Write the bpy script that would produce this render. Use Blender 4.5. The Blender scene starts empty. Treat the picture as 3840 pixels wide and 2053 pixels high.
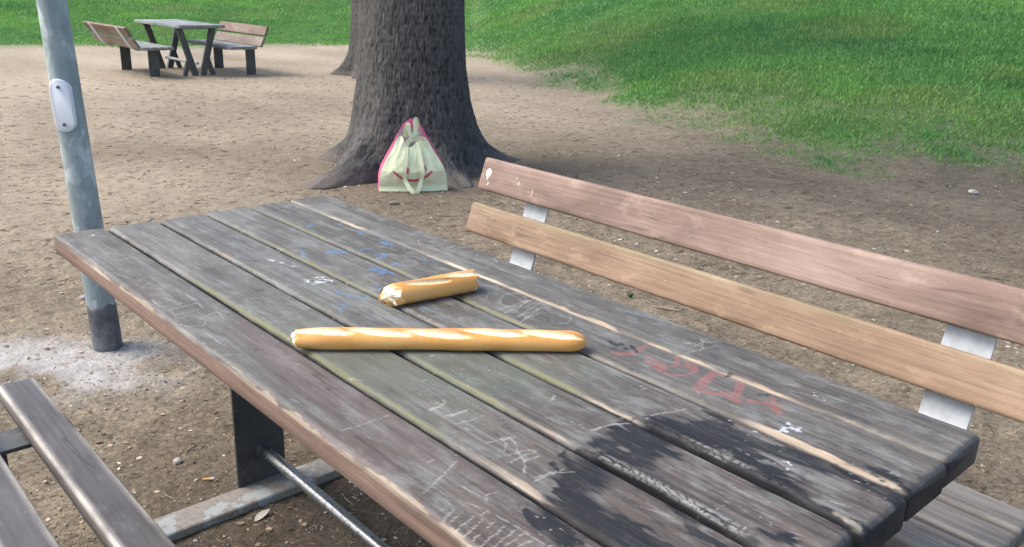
import bpy, bmesh, math, random
import numpy as np
from mathutils import Vector, Matrix

random.seed(7); rng = np.random.default_rng(7)
scene = bpy.context.scene
COL = scene.collection

# ------------------------------------------------------------------ camera, sky, sun, exposure
cam_d = bpy.data.cameras.new('camera'); cam = bpy.data.objects.new('camera', cam_d); COL.objects.link(cam)
cam_d.sensor_fit = 'HORIZONTAL'; cam_d.sensor_width = 36.0; cam_d.lens = 30.69
cam_d.clip_start = 0.05; cam_d.clip_end = 3000
CAM = np.array([2.39932, -0.57962, 1.40])
RV = np.array([0.66763332, 0.74387219, 0.03033018]); UV = np.array([-0.25283008, 0.18822277, 0.94902536]); DV = np.array([-0.70024474, 0.64126934, -0.31373705])
M = Matrix.Identity(4)
for i in range(3):
    M[i][0], M[i][1], M[i][2], M[i][3] = RV[i], UV[i], -DV[i], CAM[i]
cam.matrix_world = M
scene.camera = cam

SUN_DIR = Vector((-0.66, -0.70, 1.15)).normalized()          # towards the sun
world = bpy.data.worlds.new('World'); scene.world = world; world.use_nodes = True
wn = world.node_tree.nodes; wn.clear()
wo = wn.new('ShaderNodeOutputWorld'); wb = wn.new('ShaderNodeBackground'); ws = wn.new('ShaderNodeTexSky')
ws.sky_type = 'NISHITA'; ws.sun_disc = False
ws.sun_elevation = math.asin(SUN_DIR.z); ws.sun_rotation = math.atan2(SUN_DIR.x, SUN_DIR.y)
ws.air_density = 1.0; ws.dust_density = 3.0; ws.ozone_density = 1.0
world.node_tree.links.new(ws.outputs[0], wb.inputs[0]); world.node_tree.links.new(wb.outputs[0], wo.inputs[0])
wb.inputs[1].default_value = 0.13
sun_d = bpy.data.lights.new('sun', 'SUN'); sun = bpy.data.objects.new('sun', sun_d); COL.objects.link(sun)
sun_d.energy = 1.5; sun_d.angle = math.radians(35); sun_d.color = (1.0, 0.96, 0.90)
sun.rotation_euler = SUN_DIR.to_track_quat('Z', 'Y').to_euler()
vs = scene.view_settings
vs.view_transform = 'Standard'; vs.look = 'None'; vs.gamma = 1.0; vs.use_curve_mapping = False
vs.exposure = 1.32

# ------------------------------------------------------------------ helpers
def tag(o, label=None, cat=None, group=None, kind=None):
    if label: o['label'] = label
    if cat: o['category'] = cat
    if group: o['group'] = group
    if kind: o['kind'] = kind
    return o

def empty(name, loc=(0, 0, 0), rz=0.0):
    o = bpy.data.objects.new(name, None); COL.objects.link(o)
    o.location = loc; o.rotation_euler = (0, 0, rz); o.empty_display_size = 0.1
    return o

def link(name, me, mat=None, parent=None, loc=(0, 0, 0), rot=(0, 0, 0)):
    o = bpy.data.objects.new(name, me); COL.objects.link(o)
    if mat and not me.materials: me.materials.append(mat)
    o.location = loc; o.rotation_euler = rot
    if parent: o.parent = parent
    return o

def np_mesh(name, V, faces, smooth=True):
    """faces: list of integer arrays, each (n, k)"""
    me = bpy.data.meshes.new(name)
    V = np.ascontiguousarray(V, dtype=np.float32)
    me.vertices.add(len(V)); me.vertices.foreach_set('co', V.ravel())
    idx = np.concatenate([f.ravel() for f in faces]).astype(np.int32)
    tot = np.concatenate([np.full(len(f), f.shape[1], dtype=np.int32) for f in faces])
    start = np.concatenate([[0], np.cumsum(tot)[:-1]]).astype(np.int32)
    me.loops.add(len(idx)); me.loops.foreach_set('vertex_index', idx)
    me.polygons.add(len(tot)); me.polygons.foreach_set('loop_start', start)
    try: me.polygons.foreach_set('loop_total', tot)
    except Exception: pass
    if smooth: me.polygons.foreach_set('use_smooth', np.ones(len(tot), dtype=bool))
    me.update(calc_edges=True); me.validate()
    return me

def color_attr(me, name, arr):
    a = me.attributes.new(name, 'FLOAT_COLOR', 'POINT')
    arr = np.ascontiguousarray(arr, dtype=np.float32)
    if arr.shape[1] == 3: arr = np.hstack([arr, np.ones((len(arr), 1), np.float32)])
    a.data.foreach_set('color', arr.ravel())

def float_attr(me, name, arr):
    a = me.attributes.new(name, 'FLOAT', 'POINT')
    a.data.foreach_set('value', np.ascontiguousarray(arr, dtype=np.float32))

_perm = np.random.default_rng(11).random((256, 256)).astype(np.float32)
def vnoise(x, y, seed=0):
    x = np.asarray(x, float) + seed * 17.31; y = np.asarray(y, float) + seed * 9.77
    xi = np.floor(x).astype(int); yi = np.floor(y).astype(int)
    fx = x - xi; fy = y - yi
    fx = fx * fx * (3 - 2 * fx); fy = fy * fy * (3 - 2 * fy)
    a = _perm[xi % 256, yi % 256]; b = _perm[(xi + 1) % 256, yi % 256]
    c = _perm[xi % 256, (yi + 1) % 256]; d = _perm[(xi + 1) % 256, (yi + 1) % 256]
    return (a * (1 - fx) + b * fx) * (1 - fy) + (c * (1 - fx) + d * fx) * fy      # 0..1
def fbm(x, y, seed=0, octv=4):
    s = 0; w = 0.5; tot = 0
    for k in range(octv):
        s = s + w * vnoise(np.asarray(x) * 2 ** k, np.asarray(y) * 2 ** k, seed + k * 3.1); tot += w; w *= 0.5
    return s / tot
def sstep(a, b, x):
    t = np.clip((np.asarray(x, float) - a) / (b - a), 0, 1); return t * t * (3 - 2 * t)

def grid_faces(nu, nv, wrap_v=False):
    """vertices index = i*nv + j ; i along u, j along v"""
    i = np.arange(nu - 1)[:, None]; j = np.arange(nv if wrap_v else nv - 1)[None, :]
    j2 = (j + 1) % nv
    a = i * nv + j; b = (i + 1) * nv + j; c = (i + 1) * nv + j2; d = i * nv + j2
    return np.stack([a, d, c, b], -1).reshape(-1, 4)

def box_bm(bm, size, center=(0, 0, 0), bevel=0.0, seg=2):
    r = bmesh.ops.create_cube(bm, size=1.0, matrix=Matrix.Translation(center) @ Matrix.Diagonal((*size, 1)))
    if bevel > 0:
        vs_ = set(r['verts']); es = [e for e in bm.edges if e.verts[0] in vs_ and e.verts[1] in vs_]
        bmesh.ops.bevel(bm, geom=es, offset=bevel, segments=seg, affect='EDGES', profile=0.5)

def bm_mesh(name, bm, smooth=True):
    bmesh.ops.recalc_face_normals(bm, faces=bm.faces)
    me = bpy.data.meshes.new(name); bm.to_mesh(me); bm.free()
    if smooth:
        me.polygons.foreach_set('use_smooth', np.ones(len(me.polygons), dtype=bool))
        try: me.set_sharp_from_angle(angle=math.radians(40))
        except Exception: pass
    return me

def box_mesh(name, size, center=(0, 0, 0), bevel=0.004, seg=2):
    bm = bmesh.new(); box_bm(bm, size, center, bevel, seg); return bm_mesh(name, bm)

def tube_mesh(name, pts, radii, seg=12, caps=True):
    pts = [Vector(p) for p in pts]
    if not hasattr(radii, '__len__'): radii = [radii] * len(pts)
    bm = bmesh.new(); rings = []
    prev = None
    for i, p in enumerate(pts):
        t = (pts[min(i + 1, len(pts) - 1)] - pts[max(i - 1, 0)]).normalized()
        if prev is None:
            ref = Vector((0, 0, 1)) if abs(t.z) < 0.9 else Vector((1, 0, 0))
            n = (ref - t * ref.dot(t)).normalized()
        else:
            n = (prev - t * prev.dot(t)).normalized()
        prev = n; b = t.cross(n)
        rings.append([bm.verts.new(p + (n * math.cos(a) + b * math.sin(a)) * radii[i]) for a in [2 * math.pi * k / seg for k in range(seg)]])
    for a, b in zip(rings[:-1], rings[1:]):
        for k in range(seg): bm.faces.new((a[k], a[(k + 1) % seg], b[(k + 1) % seg], b[k]))
    if caps: bm.faces.new(list(reversed(rings[0]))); bm.faces.new(rings[-1])
    return bm_mesh(name, bm)

def strip_mesh(name, path, width_vec, thick_fn):
    """flat bar: path of (point, normal) pairs, width along width_vec, thickness along normal"""
    bm = bmesh.new(); rows = []
    w = Vector(width_vec)
    for p, n in path:
        p = Vector(p); n = Vector(n).normalized() * thick_fn
        rows.append([bm.verts.new(q) for q in (p - w / 2, p + w / 2, p + w / 2 - n, p - w / 2 - n)])
    for a, b in zip(rows[:-1], rows[1:]):
        for k in range(4): bm.faces.new((a[k], a[(k + 1) % 4], b[(k + 1) % 4], b[k]))
    bm.faces.new(list(reversed(rows[0]))); bm.faces.new(rows[-1])
    bmesh.ops.bevel(bm, geom=[e for e in bm.edges], offset=min(0.0012, thick_fn * 0.2), segments=1, affect='EDGES')
    return bm_mesh(name, bm)

# ------------------------------------------------------------------ material helpers
class G:
    def __init__(s, name):
        s.m = bpy.data.materials.new(name); s.m.use_nodes = True; s.nt = s.m.node_tree
        s.nt.nodes.clear(); s.out = s.nt.nodes.new('ShaderNodeOutputMaterial')
        s.b = s.nt.nodes.new('ShaderNodeBsdfPrincipled'); s.nt.links.new(s.b.outputs[0], s.out.inputs[0])
    def set(s, sock, v):
        if isinstance(v, bpy.types.NodeSocket): s.nt.links.new(v, sock)
        elif isinstance(v, (tuple, list)) and len(v) == 3 and sock.type == 'RGBA': sock.default_value = (*v, 1)
        else: sock.default_value = v
    def n(s, t, ins=None, **props):
        nd = s.nt.nodes.new(t)
        for k, v in props.items(): setattr(nd, k, v)
        for k, v in (ins or {}).items(): s.set(nd.inputs[k], v)
        return nd
    def coord(s, scale=(1, 1, 1), rand=False, kind='Object', rot=(0, 0, 0)):
        tc = s.n('ShaderNodeTexCoord'); v = tc.outputs[kind]
        if rand:
            oi = s.n('ShaderNodeObjectInfo')
            mul = s.n('ShaderNodeMath', {0: oi.outputs['Random'], 1: 37.0}, operation='MULTIPLY')
            v = s.n('ShaderNodeVectorMath', {0: v, 1: mul.outputs[0]}, operation='ADD').outputs[0]
        return s.n('ShaderNodeMapping', {'Vector': v, 'Scale': scale, 'Rotation': rot}).outputs[0]
    def noise(s, vec, scale=1.0, detail=4, rough=0.55, dist=0.0):
        return s.n('ShaderNodeTexNoise', {'Vector': vec, 'Scale': scale, 'Detail': detail, 'Roughness': rough, 'Distortion': dist}).outputs['Fac']
    def ramp(s, fac, *stops):
        r = s.n('ShaderNodeValToRGB', {'Fac': fac}); e = r.color_ramp.elements
        while len(e) < len(stops): e.new(0.5)
        for el, (p, c) in zip(e, stops):
            el.position = p; el.color = (*c, 1) if hasattr(c, '__len__') else (c, c, c, 1)
        return r.outputs[0]
    def mix(s, fac, a, b, mode='MIX'):
        nd = s.n('ShaderNodeMix', data_type='RGBA', blend_type=mode)
        s.set(nd.inputs[0], fac); s.set(nd.inputs[6], a); s.set(nd.inputs[7], b); return nd.outputs[2]
    def math(s, op, a, b=0.0, clamp=False):
        nd = s.n('ShaderNodeMath', {0: a, 1: b}, operation=op); nd.use_clamp = clamp; return nd.outputs[0]
    def attr(s, name):
        nd = s.n('ShaderNodeAttribute', attribute_name=name)
        sep = s.n('ShaderNodeSeparateColor', {0: nd.outputs['Color']})
        return nd, sep.outputs[0], sep.outputs[1], sep.outputs[2], nd.outputs['Alpha']
    def bump(s, h, strength=0.3, dist=0.01):
        s.set(s.b.inputs['Normal'], s.n('ShaderNodeBump', {'Height': h, 'Strength': strength, 'Distance': dist}).outputs[0])
    def fin(s, color=None, rough=None, metal=None, spec=None):
        if color is not None: s.set(s.b.inputs['Base Color'], color)
        if rough is not None: s.set(s.b.inputs['Roughness'], rough)
        if metal is not None: s.set(s.b.inputs['Metallic'], metal)
        if spec is not None: s.set(s.b.inputs['Specular IOR Level'], spec)
        return s.m

def wood_mat(name, dark, mid, light, streak=0.5, rough=0.65, green=None, arris=0.0):
    g = G(name)
    v = g.coord((1.0, 9.0, 9.0), rand=True)
    big = g.noise(g.coord((2.2, 5, 5), rand=True), 1.0, 5, 0.6, 0.4)
    c = g.ramp(big, (0.28, dark), (0.5, mid), (0.72, light))
    fine = g.noise(g.coord((3.0, 95.0, 95.0), rand=True), 1.0, 6, 0.7, 0.2)
    c = g.mix(streak, c, g.ramp(fine, (0.32, (0.38, 0.35, 0.33)), (0.56, (1.0, 1.0, 1.0)), (0.7, (1.18, 1.17, 1.15))), 'MULTIPLY')
    ring = g.n('ShaderNodeTexWave', {'Vector': g.coord((0.35, 6, 6), rand=True), 'Scale': 3.0, 'Distortion': 5.0, 'Detail': 3.0, 'Detail Scale': 0.8}, wave_type='BANDS', bands_direction='Y').outputs['Fac']
    c = g.mix(0.22, c, g.ramp(ring, (0.0, (0.62, 0.55, 0.5)), (0.5, (1, 1, 1))), 'MULTIPLY')
    vein = g.noise(g.coord((0.9, 26.0, 26.0), rand=True), 1.0, 3, 0.55, 0.6)
    vl = g.math('ABSOLUTE', g.math('SUBTRACT', vein, 0.56))
    c = g.mix(g.ramp(vl, (0.0, 0.75), (0.012, 0.0)), c, tuple(x * 0.35 for x in mid))
    # knots
    vo = g.n('ShaderNodeTexVoronoi', {'Vector': g.coord((2.4, 9, 2.4), rand=True), 'Scale': 1.0}).outputs['Distance']
    c = g.mix(g.ramp(vo, (0.03, 0.75), (0.10, 0.0)), c, tuple(x * 0.45 for x in mid))
    # pale worn patches, dark stains
    w = g.noise(g.coord((6, 12, 12), rand=True), 1.3, 6, 0.65)
    c = g.mix(g.ramp(w, (0.56, 0.0), (0.72, 0.45)), c, tuple(min(1, x * 1.35) for x in light))
    w2 = g.noise(g.coord((3.3, 14, 14), rand=True), 2.1, 6, 0.7)
    c = g.mix(g.ramp(w2, (0.60, 0.0), (0.74, 0.55)), c, tuple(x * 0.6 for x in dark))
    sp = g.noise(g.coord((60, 160, 160), rand=True), 1.0, 2, 0.5)
    c = g.mix(g.ramp(sp, (0.76, 0.0), (0.80, 0.5)), c, (0.7, 0.68, 0.62))
    if green:
        tc = g.n('ShaderNodeTexCoord'); sp_ = g.n('ShaderNodeSeparateXYZ', {0: tc.outputs['Object']})
        gm = g.math('MULTIPLY', g.ramp(g.math('ADD', g.math('MULTIPLY', sp_.outputs[1], 1.0), 0.5), (green[0], 0.0), (green[1], 0.55)), g.ramp(g.noise(g.coord((2.5, 6, 6)), 1.5, 4), (0.4, 0.1), (0.6, 1.0)))
        c = g.mix(gm, c, (0.20, 0.21, 0.09))
    if arris:
        ar = g.n('ShaderNodeAttribute', attribute_name='arris').outputs['Fac']
        am = g.math('MULTIPLY', g.math('MULTIPLY', ar, arris), g.ramp(g.noise(g.coord((3, 8, 8), rand=True), 1.5, 5, 0.65), (0.35, 0.1), (0.6, 1.0)))
        c = g.mix(am, c, (0.50, 0.46, 0.40))
    g.bump(fine, 0.25, 0.003)
    return g.fin(c, g.ramp(big, (0.3, rough + 0.08), (0.7, rough - 0.08)), 0.0, 0.4)

# ------------------------------------------------------------------ terrain
FH = np.array([DV[0], DV[1]]); FH = FH / np.linalg.norm(FH); RH = np.array([FH[1], -FH[0]])
BND = np.array([(-16, -9), (-17, -3), (-16.4, 3.54), (-15.1, 6.54), (-14.4, 10.07), (-11.5, 10.9), (-6.9, 8.6), (-3.9, 7.1), (-2.25, 6.6), (-1.32, 6.52), (-0.52, 6.5), (0.1, 6.9), (1.6, 7.7), (4.5, 8.6), (9, 7)], float)
_d = BND - CAM[:2]
B_ANG = np.arctan2(_d @ RH, _d @ FH); B_DST = np.linalg.norm(_d, axis=1)
_o = np.argsort(B_ANG); B_ANG, B_DST = B_ANG[_o], B_DST[_o]
def polar(x, y):
    dx, dy = x - CAM[0], y - CAM[1]
    return np.arctan2(dx * RH[0] + dy * RH[1], dx * FH[0] + dy * FH[1]), np.hypot(dx, dy)
def edge_s(x, y):
    a, d = polar(x, y); return d - np.interp(a, B_ANG, B_DST), a, d
def hill(x, y):
    s, a, d = edge_s(x, y)
    slope = 0.13 + 0.09 * sstep(-0.25, 0.45, a)
    t = np.clip(s + 0.3, 0, None)
    z = slope * (t * t / (t + 2.0))
    z = 5.5 * (1 - np.exp(-z / 5.5))
    z = z + 0.10 * (fbm(x * 0.35, y * 0.35, 5, 3) - 0.5) * sstep(0, 4, s)
    return np.where(np.abs(a) > 1.5, 0.0, z * (1 - sstep(1.0, 1.5, np.abs(a))))
def ground_z(x, y):
    z = hill(x, y)
    near = np.exp(-(np.hypot(x, y - 1) / 9.0) ** 2)
    z = z + near * (0.020 * (fbm(x * 1.6, y * 1.6, 1, 3) - 0.5) + 0.012 * (fbm(x * 9, y * 9, 2, 3) - 0.5) + 0.010 * 1.7 * (fbm(x * 28, y * 28, 3, 3) - 0.5))
    return z
def grass_mask(x, y):
    s, a, d = edge_s(x, y)
    mid = np.exp(-((a - 0.06) / 0.13) ** 2)
    n = fbm(x * 0.9, y * 0.9, 8, 4) - 0.5; n2 = fbm(x * 3.5, y * 3.5, 9, 3) - 0.5
    rgt = sstep(0.12, 0.3, a); wdt = 0.6 + 3.8 * mid + 2.6 * rgt
    m = sstep(-0.5, 0.5, (s - 0.35 - 0.7 * mid - 0.5 * rgt) / wdt + (1.5 - 0.6 * np.clip(mid + rgt, 0, 1)) * n + 0.7 * n2)
    # worn patches inside the lawn, near the brown hollow
    px, py = -10.2 - x, 15.4 - y
    hole = np.exp(-((px / 1.3) ** 2 + (py / 0.5) ** 2)) + 0.0
    return np.clip(m - 0.9 * hole, 0, 1)

def axis(lo, hi, f0, f1, h, gmax):
    mid = list(np.arange(f0, f1 + 1e-6, h)); out = [f1]; st = h
    while out[-1] < hi: st = min(st * 1.09, gmax); out.append(out[-1] + st)
    neg = [f0]; st = h
    while neg[-1] > lo: st = min(st * 1.09, gmax); neg.append(neg[-1] - st)
    return np.array(neg[:0:-1] + mid + out[1:])
gx = axis(-420, 420, -3.2, 2.0, 0.02, 30); gy = axis(-420, 420, -0.6, 4.6, 0.02, 30)
GX, GY = np.meshgrid(gx, gy, indexing='ij'); X = GX.ravel(); Y = GY.ravel()
Z = ground_z(X, Y)
me = np_mesh('ground', np.stack([X, Y, Z], 1), [grid_faces(len(gx), len(gy))[:, ::-1]])
gm = grass_mask(X, Y); _s, _a, _dd = edge_s(X, Y)
pale = np.clip(sstep(4.5, 11.0, _dd) * (1 - sstep(-0.15, 0.30, _a)) * (0.55 + 0.9 * (fbm(X * 0.35, Y * 0.9, 21, 3) - 0.5)), 0, 1)  # far-left soil lightened in colour to stand in for sunlight and haze
pale = np.maximum(pale, 0.55 * np.exp(-((X + 3.6) ** 2 + (Y - 1.3) ** 2) / 1.8))
dark = 0.55 * np.exp(-(((X + 2.9) / 1.5) ** 2 + ((Y - 3.2) / 1.5) ** 2)) + 1.0 * np.exp(-(((X - 1.0) / 1.0) ** 4 + ((Y - 0.45) / 0.55) ** 4)) + 0.5 * np.exp(-(((X + 2.6) / 1.3) ** 2 + ((Y - 4.6) / 0.8) ** 2)) + 0.55 * sstep(-0.05, 0.4, _a) * sstep(-3.2, -0.6, _s) * fbm(X * 0.6, Y * 0.6, 31, 3)  # darker soil patches; the one under the table paints in its shade
white = np.exp(-((((X + 0.97) * 0.67 + (Y - 0.13) * 0.74) / 0.50) ** 4 + (((X + 0.97) * 0.74 - (Y - 0.13) * 0.67) / 0.26) ** 4)) * sstep(0.32, 0.55, fbm(X * 5, Y * 5, 41, 3) + 0.15)
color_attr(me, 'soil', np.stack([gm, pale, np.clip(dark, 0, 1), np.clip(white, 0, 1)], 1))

g = G('park soil')
_, aR, aG, aB, aA = g.attr('soil')
v = g.coord((1, 1, 1))
n1 = g.noise(v, 0.8, 6, 0.6); n2 = g.noise(v, 7.0, 8, 0.75); nm = g.noise(g.coord((14, 9, 9)), 1.0, 8, 0.8); n3 = g.noise(v, 55.0, 4, 0.7); n4 = g.noise(v, 230.0, 3, 0.6)
c = g.ramp(n1, (0.32, (0.132, 0.108, 0.078)), (0.68, (0.252, 0.212, 0.154)))
c = g.mix(0.6, c, g.ramp(n2, (0.3, (0.50, 0.48, 0.47)), (0.52, (1, 1, 1)), (0.72, (1.4, 1.38, 1.34))), 'MULTIPLY')
c = g.mix(0.85, c, g.ramp(n3, (0.28, (0.38, 0.36, 0.35)), (0.5, (1, 1, 1)), (0.70, (1.5, 1.46, 1.40))), 'MULTIPLY')
c = g.mix(0.9, c, g.ramp(nm, (0.36, (0.52, 0.50, 0.48)), (0.48, (0.95, 0.95, 0.95)), (0.58, (1.1, 1.08, 1.05)), (0.66, (1.6, 1.5, 1.36))), 'MULTIPLY')
c = g.mix(aG, c, g.mix(0.7, (0.43, 0.36, 0.27), g.ramp(nm, (0.34, (0.5, 0.47, 0.43)), (0.46, (0.95, 0.95, 0.95)), (0.64, (1.3, 1.25, 1.2))), 'MULTIPLY'))
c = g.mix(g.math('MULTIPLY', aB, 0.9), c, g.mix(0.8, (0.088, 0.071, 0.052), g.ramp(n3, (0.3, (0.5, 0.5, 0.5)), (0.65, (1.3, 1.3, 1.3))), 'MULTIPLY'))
c = g.mix(g.math('MULTIPLY', aA, g.ramp(n2, (0.3, 0.35), (0.6, 0.9))), c, g.mix(0.6, (0.45, 0.44, 0.425), g.ramp(n3, (0.3, (0.6, 0.6, 0.6)), (0.6, (1.1, 1.1, 1.1))), 'MULTIPLY'))
lit = g.n('ShaderNodeTexVoronoi', {'Vector': g.coord((38, 60, 1)), 'Scale': 1.0}); 
chips = g.math('MULTIPLY', g.ramp(lit.outputs['Distance'], (0.13, 1.0), (0.20, 0.0)), g.ramp(g.noise(v, 5.0, 4), (0.42, 0.0), (0.58, 0.85)))
c = g.mix(chips, c, g.mix(lit.outputs['Color'], (0.10, 0.075, 0.055), (0.46, 0.39, 0.29)))
cg = g.ramp(n2, (0.3, (0.045, 0.11, 0.035)), (0.7, (0.085, 0.19, 0.05)))
c = g.mix(g.math('MULTIPLY', g.math('POWER', aR, 1.25), 0.85), c, cg)
hgt = g.math('ADD', g.math('MULTIPLY', n3, 0.7), g.math('MULTIPLY', n4, 0.3))
g.bump(hgt, 0.9, 0.012)
soil = g.fin(c, 0.95, 0.0, 0.15)
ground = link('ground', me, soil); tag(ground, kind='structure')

# ------------------------------------------------------------------ grass (uncountable)
def blades(n_try, amax, seed):
    r = np.random.default_rng(seed)
    a = r.uniform(-amax, amax, n_try); u = r.random(n_try)
    Bd = np.interp(a, B_ANG, B_DST)
    s = -3.0 + 13.3 * u ** 1.2
    d = Bd + s
    x = CAM[0] + FH[0] * d * np.cos(a) + RH[0] * d * np.sin(a); y = CAM[1] + FH[1] * d * np.cos(a) + RH[1] * d * np.sin(a)
    m = grass_mask(x, y)
    keep = r.random(n_try) < m ** 1.9
    return x[keep], y[keep], m[keep], d[keep], s[keep], r
x, y, m, d, s, r = blades(520000, 0.95, 3)
n = len(x); z0 = ground_z(x, y)
clump = fbm(x * 1.3, y * 1.3, 51, 3); tall = fbm(x * 0.5, y * 0.5, 53, 2)
h = (0.022 + 0.030 * r.random(n)) * (0.45 + 0.55 * m) * (0.6 + 0.9 * clump) * (1 + 0.8 * sstep(1, 5, s) * tall)
w = (0.0035 + 0.003 * r.random(n)) * (0.7 + d / 18.0)
th = r.uniform(0, 2 * np.pi, n); la = r.uniform(0, 2 * np.pi, n); le = h * r.uniform(0.15, 0.95, n)
bx, by = np.cos(th) * w, np.sin(th) * w; lx, ly = np.cos(la) * le, np.sin(la) * le
V = np.zeros((n, 5, 3))
V[:, 0] = np.stack([x - bx, y - by, z0 - 0.01], 1); V[:, 1] = np.stack([x + bx, y + by, z0 - 0.01], 1)
V[:, 2] = np.stack([x + bx * 0.8 + lx * 0.35, y + by * 0.8 + ly * 0.35, z0 + h * 0.6], 1); V[:, 3] = np.stack([x - bx * 0.8 + lx * 0.35, y - by * 0.8 + ly * 0.35, z0 + h * 0.6], 1)
V[:, 4] = np.stack([x + lx, y + ly, z0 + h * 0.95], 1)
i0 = np.arange(n)[:, None] * 5
me = np_mesh('grass', V.reshape(-1, 3), [i0 + np.array([0, 1, 2, 3]), i0 + np.array([3, 2, 4])], smooth=False)
hue = np.clip(fbm(x * 0.45, y * 0.45, 61, 4) * 1.8 - 0.40 + 0.3 * (1 - sstep(-0.3, 0.1, polar(x, y)[0])) + 0.35 * (r.random(n) - 0.5), 0, 1)  # blade tint; left lawn lightened in colour to stand in for sunlight
dry = np.clip((1 - m) * 0.8 + (r.random(n) < 0.05) * 0.7 + 0.6 * sstep(0.52, 0.70, fbm(x * 0.6, y * 0.6, 66, 4)), 0, 1)
color_attr(me, 'blade', np.repeat(np.stack([hue, dry, np.clip(0.4 * r.random(n) + 1.5 * (fbm(x * 1.6, y * 1.6, 67, 4) - 0.42), 0, 1)], 1), 5, axis=0))
g = G('grass blades'); _, aR, aG, aB, aA = g.attr('blade')
c = g.mix(aR, (0.105, 0.275, 0.090), (0.200, 0.420, 0.095))
c = g.mix(g.math('MULTIPLY', aG, 0.8), c, (0.27, 0.35, 0.11))
c = g.mix(g.math('MULTIPLY', aB, 0.6), c, (0.045, 0.16, 0.052))
g.fin(c, 0.55, 0.0, 0.25)
tr = g.n('ShaderNodeBsdfTranslucent', {'Color': c}); ms = g.n('ShaderNodeMixShader', {0: 0.35})
g.nt.links.new(g.b.outputs[0], ms.inputs[1]); g.nt.links.new(tr.outputs[0], ms.inputs[2]); g.nt.links.new(ms.outputs[0], g.out.inputs[0])
tag(link('grass', me, g.m), kind='stuff')

# ------------------------------------------------------------------ ground litter (uncountable)
def scatter(n, seed, near=1.6, far=11.0, power=1.0, amax=0.62):
    r = np.random.default_rng(seed)
    a = r.uniform(-amax, amax, n); d = near * (far / near) ** (r.random(n) ** power)
    x = CAM[0] + FH[0] * d * np.cos(a) + RH[0] * d * np.sin(a); y = CAM[1] + FH[1] * d * np.cos(a) + RH[1] * d * np.sin(a)
    k = (grass_mask(x, y) < 0.35); return x[k], y[k], d[k], r
# pebbles: squashed octahedra with a jittered outline
x, y, d, r = scatter(4200, 71); n = len(x); z0 = ground_z(x, y)
base = np.array([(1, 0, 0), (0.7, 0.7, 0.05), (0, 1, 0), (-0.7, 0.7, 0), (-1, 0, 0.05), (-0.7, -0.7, 0), (0, -1, 0), (0.7, -0.7, 0), (0.1, 0.1, 0.8), (0, 0, -0.6)])
size = (0.0018 + 0.0040 * r.random(n) ** 3 + 0.004 * (r.random(n) < 0.03)) * (0.8 + d * 0.10)
V = base[None] * (0.75 + 0.5 * r.random((n, 10, 1))) * size[:, None, None]
V[:, :, 1] *= r.uniform(0.5, 1, n)[:, None]
cs, sn = np.cos(r.uniform(0, 6.3, n))[:, None], np.sin(r.uniform(0, 6.3, n))[:, None]
V = np.stack([V[:, :, 0] * cs - V[:, :, 1] * sn + x[:, None], V[:, :, 0] * sn + V[:, :, 1] * cs + y[:, None], V[:, :, 2] + z0[:, None] + size[:, None] * 0.25], 2)
tri = np.array([(k, (k + 1) % 8, 8) for k in range(8)] + [((k + 1) % 8, k, 9) for k in range(8)])
me = np_mesh('gravel', V.reshape(-1, 3), [(np.arange(n)[:, None, None] * 10 + tri[None]).reshape(-1, 3)], smooth=False)
tone = r.random(n); color_attr(me, 'tone', np.repeat(np.stack([tone, tone * 0, tone], 1), 10, axis=0))
g = G('gravel'); _, aR, aG, aB, aA = g.attr('tone')
tag(link('gravel', me, g.fin(g.ramp(aR, (0.0, (0.12, 0.10, 0.085)), (0.6, (0.27, 0.23, 0.19)), (0.9, (0.45, 0.41, 0.36)), (1.0, (0.62, 0.6, 0.56))), 0.9, 0, 0.2)), kind='stuff')
# twigs and needles: thin three-sided sticks
def sticks(name, n, seed, lmin, lmax, rad, mat, **kw):
    x, y, d, r = scatter(n, seed, **kw); n = len(x); z0 = ground_z(x, y)
    L = lmin + (lmax - lmin) * r.random(n) ** 2.2; R = rad * (0.6 + 0.8 * r.random(n)) * (0.8 + 0.10 * d)
    th = r.uniform(0, 6.3, n); bend = r.uniform(-0.25, 0.25, n) * L; til = r.uniform(-0.06, 0.10, n) * L
    V = np.zeros((n, 9, 3))
    for k, (t, sc) in enumerate(((-0.5, 0.8), (0.0, 1.0), (0.5, 0.5))):
        cx = x + np.cos(th) * L * t - np.sin(th) * bend * (1 - 4 * t * t); cy = y + np.sin(th) * L * t + np.cos(th) * bend * (1 - 4 * t * t); cz = z0 + R * 0.7 + til * (t + 0.5)
        for q in range(3):
            an = q * 2.094; V[:, k * 3 + q] = np.stack([cx - np.sin(th) * np.cos(an) * R * sc, cy + np.cos(th) * np.cos(an) * R * sc, cz + np.sin(an) * R * sc], 1)
    F = np.array([(k * 3 + q, k * 3 + (q + 1) % 3, k * 3 + 3 + (q + 1) % 3, k * 3 + 3 + q) for k in range(2) for q in range(3)])
    me = np_mesh(name, V.reshape(-1, 3), [(np.arange(n)[:, None, None] * 9 + F[None]).reshape(-1, 4)])
    tone = r.random(n); color_attr(me, 'tone', np.repeat(np.stack([tone, tone, tone], 1), 9, axis=0))
    tag(link(name, me, mat), kind='stuff')
g = G('dry twigs'); _, aR, aG, aB, aA = g.attr('tone')
twig_m = g.fin(g.ramp(aR, (0.0, (0.07, 0.05, 0.035)), (0.5, (0.22, 0.16, 0.11)), (1.0, (0.46, 0.38, 0.29))), 0.85, 0, 0.2)
sticks('twigs', 2200, 81, 0.015, 0.085, 0.0011, twig_m)
sticks('dry_needles', 14000, 82, 0.010, 0.035, 0.0007, twig_m, far=12.0)
sticks('straw_litter', 5500, 83, 0.03, 0.10, 0.0014, twig_m, near=4.5, far=14.0)
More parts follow.
